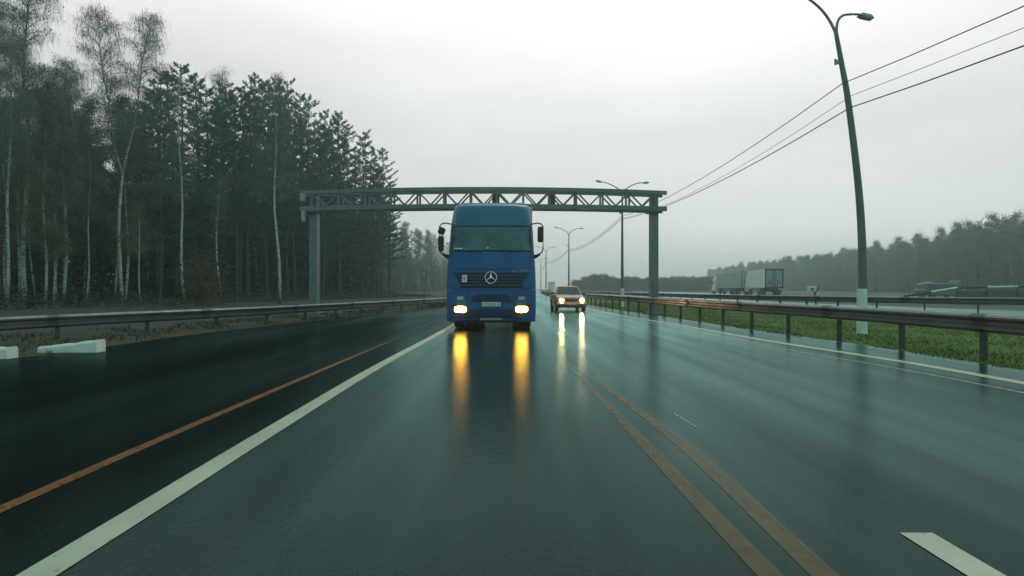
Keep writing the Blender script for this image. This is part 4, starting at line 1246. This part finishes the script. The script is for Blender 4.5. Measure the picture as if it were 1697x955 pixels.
# the forest edge and the rows behind it
EDGE = [(22, -33), (32, -34), (44, -30), (60, -26), (83, -19.5), (93, -19.5), (110, -26), (130, -31), (157, -30), (200, -25), (260, -20), (330, -14)]
PINE_TOP = [(0, 60), (100, 150), (250, 125), (305, 118), (335, 165), (420, 118), (480, 150), (530, 175), (580, 215), (620, 245), (652, 290)]
def top_px(px_):
    for i in range(len(PINE_TOP)-1):
        (a, ya), (b, yb) = PINE_TOP[i], PINE_TOP[i+1]
        if px_ <= b: return ya+(yb-ya)*max(0, (px_-a))/(b-a)
    return 290
cnt = 0
for row in range(6):
    d = 27.0 + row*0.9
    while d < 300:
        zone = 0 if d < 97 else 1
        if zone == 1 and row > 2: break
        off = row*(3.6 if zone == 0 else 5.0)
        x = interp(EDGE, d) - off + TRN.uniform(-1.2, 1.2)
        dd = d + TRN.uniform(-1.2, 1.2)
        px_ = 848+1000*x/dd
        d += (3.1 if zone == 0 else 5.5)*(1+0.08*row)*(1 if d < 150 else 1.5)
        if px_ < -60: continue
        Hh = None
        if zone == 0:
            want = 1.2+(478-top_px(px_)-TRN.uniform(0, 45))*dd/1000   # crown tops of this wood
            if px_ < 245:
                r = TRN.random()
                key = ('aspen', TRN.randrange(2)) if r < 0.66 else ('spruce', TRN.randrange(3)) if r < 0.86 else ('birch', TRN.randrange(4))
                want = min(want, TRN.uniform(13, 17.5))
                lab, nm = ('olive leaved young tree in the wood behind the left birches', 'aspen_tree') if key[0] == 'aspen' else (('dark spruce in the wood behind the left birches', 'spruce_tree') if key[0] == 'spruce' else ('thin bare birch deep in the wood behind the left birches', 'birch_tree'))
            else:
                r = TRN.random()
                key = ('spruce', TRN.randrange(3)) if (r < 0.42 and row > 0) or r < 0.12 else ('pine', TRN.randrange(4))
                if key[0] == 'spruce': want *= TRN.uniform(0.6, 0.8)
                want = max(9, min(want, 24))
                lab, nm = ('dark pine in the dense wood left of the gantry post', 'pine_tree') if key[0] == 'pine' else ('dark spruce in the dense wood left of the gantry post', 'spruce_tree')
        else:
            r = TRN.random()
            key = ('aspen', TRN.randrange(2)) if r < 0.35 else ('birch', TRN.randrange(4)) if r < 0.55 else ('pine', TRN.randrange(4)) if r < 0.72 else ('spruce', TRN.randrange(3))
            want = TRN.uniform(15, 20)
            if px_ > 735 and dd > 230: want = TRN.uniform(12, 16)
            nm = {'aspen': 'aspen_tree', 'birch': 'birch_tree', 'pine': 'pine_tree', 'spruce': 'spruce_tree'}[key[0]]
            lab = {'aspen': 'hazy olive tree in the far wood seen under the gantry', 'birch': 'hazy bare birch in the far wood seen under the gantry', 'pine': 'hazy pine in the far wood seen under the gantry', 'spruce': 'hazy spruce in the far wood seen under the gantry'}[key[0]]
        if px_ > 890: continue
        base = {'pine': 20, 'spruce': 15.5, 'aspen': 18.5, 'birch': 20}[key[0]]
        s = want/base
        plant(nm, key, x, dd, max(0.72, min(1.05, s)), lab, 'tree', G_L, sz=s); cnt += 1
# the outermost pines on the silhouette
for px_, D, k, top in ((632, 84, 1, 250), (600, 80, 2, 232), (560, 76, 0, 190), (512, 72, 3, 165), (475, 66, 2, 140), (300, 52, 1, 112), (262, 50, 0, 122), (440, 62, 3, 140), (400, 60, 0, 150), (342, 58, 1, 150), (368, 60, 3, 142), (455, 72, 0, 136), (497, 78, 1, 160), (538, 84, 0, 186), (578, 88, 3, 214), (614, 90, 2, 246), (275, 56, 3, 128), (325, 56, 0, 130), (420, 72, 1, 128)):
    H_ = 1.2+(478-top)*D/1000
    plant('pine_tree', ('pine', k), at(px_, D), D, 0.95, 'dark pine in the dense wood left of the gantry post', 'tree', G_L, sz=H_/(19+0.7*k))

def cards(name, n, fx, d0, d1, hfun, size, mat, label, seed, cat):
    mb = MB(); rnd = random.Random(seed)
    for k in range(n):
        d = rnd.uniform(d0, d1); xa, xb = fx(d); x = rnd.uniform(xa, xb)
        z = hfun(x, d)*rnd.random()**0.8
        p = Vector((x, d, z))
        u = Vector((rnd.uniform(-1, 1), rnd.uniform(-1, 1), rnd.uniform(-1, 1))).normalized()*size*rnd.uniform(.5, 1.3)
        w = u.cross(Vector((rnd.uniform(-1, 1), rnd.uniform(-1, 1), rnd.uniform(-1, 1)))).normalized()*size*0.6
        mb.quad(p-u, p-w, p+u, p+w)
    tag(mb.build(name, mat, recalc=False), label, cat, kind='stuff')
RW = [(62, 66), (75, 76), (104, 90), (150, 104), (189, 114), (270, 124), (363, 131), (430, 134)]
wob = lambda x, d: 0.75+0.25*math.sin(x*0.9+d*0.4)*math.sin(d*0.55-x*0.3)
cards('thicket', 26000, lambda d: (interp(EDGE, d)-26, interp(EDGE, d)-5), 24, 50, lambda x, d: 13*wob(x, d), 0.24, M['olive'], 'olive thicket filling the wood behind the left birches', 20, 'thicket')
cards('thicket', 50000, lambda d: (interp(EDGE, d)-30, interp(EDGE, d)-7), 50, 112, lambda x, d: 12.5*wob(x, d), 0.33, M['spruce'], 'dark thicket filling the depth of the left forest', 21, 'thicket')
cards('thicket', 30000, lambda d: (interp(EDGE, d)-26, interp(EDGE, d)-6), 112, 300, lambda x, d: 12*wob(x, d), 0.55, M['olive'], 'hazy undergrowth filling the far wood behind the gantry', 22, 'thicket')
cards('undergrowth', 26000, lambda d: (interp(EDGE, d)-8, min(interp(LEFT_RAIL, d)-1.6, interp(EDGE, d)+7)), 24, 120, lambda x, d: 0.12+1.3*max(0.0, min(1.0, (interp(EDGE, d)+4-x)/6))*wob(x, d), 0.11, M['scrub_leaf'], 'low brown undergrowth at the foot of the left forest', 23, 'undergrowth')
cards('thicket', 40000, lambda d: (interp(RW, d)+3, interp(RW, d)+22), 56, 430, lambda x, d: 10*wob(x, d), 0.6, M['hazed_leaf'], 'misty undergrowth filling the wood beyond the right carriageway', 24, 'thicket')

# right hand wood on the rising ground, and the scrub in the middle distance
G_R = 'trees of the hazy wood on the right'
for row in range(3):
    d = 58 + row*2.0
    while d < 420:
        x = interp(RW, d)+row*6+TRN.uniform(-1.5, 1.5); dd = d+TRN.uniform(-2, 2)
        d += 3.5*(1+d/240)
        px_ = 848+1000*x/dd
        if px_ > 1760: continue
        key = ('leafy', TRN.randrange(3)) if TRN.random() < 0.8 else ('birch', TRN.randrange(4))
        H_ = TRN.uniform(12.8, 14.4)+row*0.5
        s = H_/(14.5 if key[0] == 'leafy' else 20)
        nm, lab = ('leafy_tree', 'leafy tree, mist painted into its grey green, of the hazy wood beyond the right carriageway') if key[0] == 'leafy' else ('birch_tree', 'bare birch of the hazy wood beyond the right carriageway')
        plant(nm, key, x, dd, s*(1 if key[0] == 'leafy' else 1.1), lab, 'tree', G_R, sz=s)
G_S = 'scrub trees in the misty middle distance'
for px_ in range(952, 1186, 4):
    D = TRN.uniform(195, 235) + (px_-950)*0.05
    top = 462 - 6*math.exp(-((px_-990)/18)**2) + (3 if px_ < 968 else 0) + TRN.uniform(-2.5, 2.5)
    H_ = 1.2+(478-top)*D/1000
    plant('scrub_tree', ('scrub', TRN.randrange(2)), at(px_, D), D, 0.95, 'misty brown scrub tree between the saloon car and the lorries', 'tree', G_S, sz=H_/6.6)

# ------------------------------------------------------------------ mist
hz = MB(); hz.box((0, 250, 15.5), (1700, 1240, 33.5))
haze = hz.build('haze', [])
haze['kind'] = 'stuff'
hm = bpy.data.materials.new('rain_mist'); hm.use_nodes = True
hn = hm.node_tree.nodes; hl = hm.node_tree.links; hn.clear()
ho = hn.new('ShaderNodeOutputMaterial'); hv = hn.new('ShaderNodeVolumePrincipled')
hv.inputs['Color'].default_value = (0.82, 1.0, 0.955, 1)
hv.inputs['Density'].default_value = 0.00165
hv.inputs['Anisotropy'].default_value = 0.6
hl.new(hv.outputs[0], ho.inputs['Volume'])
haze.data.materials.append(hm)
tag(haze, 'thin grey rain mist over the road and woods', 'haze')
print('trees', cnt, 'objects', len(bpy.data.objects))
